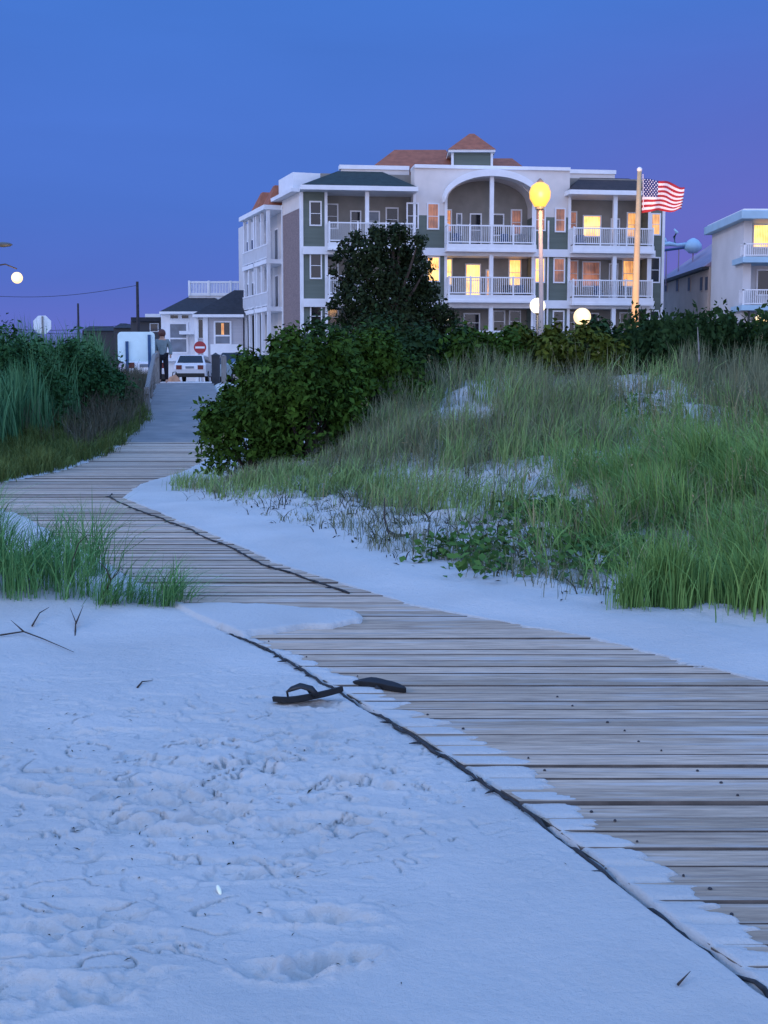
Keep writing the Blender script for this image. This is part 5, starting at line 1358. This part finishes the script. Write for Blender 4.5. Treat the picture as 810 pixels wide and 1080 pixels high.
car('parked_car', (at(150, 400, 56).x, 56, .90), PI / 2 + .25, M['carwhite'], 'white car half hidden under the pale sign board', style='sedan', Wd=1.8, Ht=1.45)
car('parked_car', (at(247, 395, 82).x, 82, .955), PI / 2 + .1, M['cargrey'], 'dark high car behind the grey post', Wd=1.9, Ht=1.75)
car('parked_car', (at(272, 395, 70).x, 70, .955), .35, M['carteal'], 'grey teal car side on above the left end of the bush', style='sedan', Wd=1.8, Ht=1.48)

# ------------------------------------------------------------------ person at the top of the ramp
def skin_obj(name, pts, edges, radii, m, parent, root=0, sub=2):
    me = bpy.data.meshes.new(name); me.from_pydata(pts, edges, [])
    o = link(name, me, m, parent)
    s = o.modifiers.new('skin', 'SKIN'); s.use_smooth_shade = True
    for i, r in enumerate(radii):
        me.skin_vertices[0].data[i].radius = (r, r) if not isinstance(r, tuple) else r
    me.skin_vertices[0].data[root].use_root = True
    q = o.modifiers.new('sub', 'SUBSURF'); q.levels = sub; q.render_levels = sub
    return o
pc = at(172.5, 405, 43.0)
pr = thing('person', (pc.x, 42.9, float(zpath(42.9)) + .03), 'person with auburn hair, grey green jacket and dark trousers standing at the ramp top', 'person')
pr.matrix_world = Matrix.Translation(Vector((pc.x, 42.9, float(zpath(42.9)) + .03)))
def person_part(name, pts, edges, radii, m, root=0):
    o = skin_obj(name, pts, edges, radii, m, None, root); o.parent = pr; return o
J = dict(pel=(0, 0, .90), waist=(.0, 0, 1.05), chest=(.0, .01, 1.28), neck=(0, .0, 1.42), head=(-.01, -.02, 1.54), crown=(-.01, -.02, 1.62),
         lh=(-.09, 0, .86), lk=(-.10, -.02, .48), la=(-.10, .02, .09), lt=(-.11, -.13, .035), rh=(.09, 0, .86), rk=(.11, -.01, .48), ra=(.12, .02, .09), rt=(.13, -.13, .035),
         ls=(-.17, 0, 1.34), le=(-.23, .02, 1.08), lw=(-.20, -.10, .86), lf=(-.19, -.14, .78), rs=(.17, 0, 1.34), re=(.26, .02, 1.10), rw=(.27, -.08, .88), rf=(.27, -.12, .80))
keys = list(J); ix = {k: i for i, k in enumerate(keys)}
E = [('pel', 'waist'), ('waist', 'chest'), ('chest', 'neck'), ('neck', 'head'), ('head', 'crown'), ('pel', 'lh'), ('lh', 'lk'), ('lk', 'la'), ('la', 'lt'), ('pel', 'rh'), ('rh', 'rk'), ('rk', 'ra'), ('ra', 'rt'), ('chest', 'ls'), ('ls', 'le'), ('le', 'lw'), ('lw', 'lf'), ('chest', 'rs'), ('rs', 're'), ('re', 'rw'), ('rw', 'rf')]
Rr = dict(pel=.12, waist=.11, chest=.13, neck=.05, head=.095, crown=.07, lh=.09, lk=.06, la=.04, lt=.035, rh=.09, rk=.06, ra=.04, rt=.035, ls=.055, le=.042, lw=.03, lf=.035, rs=.055, re=.042, rw=.03, rf=.035)
person_part('body', [J[k] for k in keys], [(ix[a], ix[b]) for a, b in E], [Rr[k] for k in keys], M['skin'])
def sub_part(name, ks, es, add, m):
    d = {k: i for i, k in enumerate(ks)}; person_part(name, [J[k] for k in ks], [(d[a], d[b]) for a, b in es], [Rr[k] + add for k in ks], m)
sub_part('jacket', ['waist', 'pel', 'chest', 'ls', 'le', 'lw', 'rs', 're', 'rw'], [('waist', 'pel'), ('waist', 'chest'), ('chest', 'ls'), ('ls', 'le'), ('le', 'lw'), ('chest', 'rs'), ('rs', 're'), ('re', 'rw')], .03, M['jacket'])
sub_part('trousers', ['pel', 'lh', 'lk', 'la', 'rh', 'rk', 'ra'], [('pel', 'lh'), ('lh', 'lk'), ('lk', 'la'), ('pel', 'rh'), ('rh', 'rk'), ('rk', 'ra')], .022, M['trousers'])
mb = MB(); mb.ball((-.01, .005, 1.585), .125, 14, sz=1.1); mb.ball((-.01, .06, 1.47), .085, 12, sz=1.3)
hr = mb.build('hair', M['hair'], None, smooth=True); hr.parent = pr
# tan bag on the ground by the kerb
q = at(184.5, 402, 43.9); bg_ = thing('tan_bag', (q.x, 43.9, .97), 'slumped tan bundle on the ground beside the white hatchback', 'bag')
mb = MB().lathe((q.x, 43.9, .94), [(.19, 0), (.23, .08), (.21, .25), (.15, .38), (.10, .43)], 14)
mb.v = [(x + .04 * math.sin(z * 9), y, z + .03 * math.sin(x * 30)) for x, y, z in mb.v]
mb.build('sack', M['bag'], bg_, smooth=True); MB().tube([(q.x - .08, 43.88, 1.33), (q.x - .05, 43.85, 1.48), (q.x + .05, 43.85, 1.48), (q.x + .09, 43.88, 1.33)], .018, 6).build('handle', M['trousers'], bg_, smooth=True)

# chairs on the balconies
def patio_chair(s, o, z, lb, m):
    mb = MB()
    fbox(mb, s, s + .52, o, o + .5, z + .40, z + .46); fbox(mb, s, s + .52, o - .06, o - .01, z + .46, z + .98)
    for a in (0, .46):
        for b in (0, .44): fbox(mb, s + a, s + a + .05, o + b, o + b + .05, z, z + .40)
        fbox(mb, s + a, s + a + .05, o, o + .46, z + .60, z + .64)
    tag(mb.build('patio_chair', m), lb, 'chair', 'chairs on the apartment balconies')
for px, py, lb, m in [(478, 262.3, 'dark chair behind the railing at left end of the arched balcony', M['bluepost']), (529, 262.3, 'dark chair behind the railing right of the arched balcony column', M['bluepost']), (547, 262.3, 'dark chair at right end of the arched balcony', M['darkpost']),
                      (531, 316.3, 'dark chair on the middle balcony, right of its column', M['darkpost']), (546, 316.3, 'dark chair at right end of the middle balcony', M['bluepost']), (609, 262.3, 'chair at left end of the upper right balcony', M['bluepost']),
                      (628, 316.3, 'chair in the middle of the lower right balcony', M['bluepost']), (655, 316.3, 'chair right of the column on the lower right balcony', M['darkpost'])]:
    patio_chair(fs(px), -.3, fz(py) + .01, lb, m)
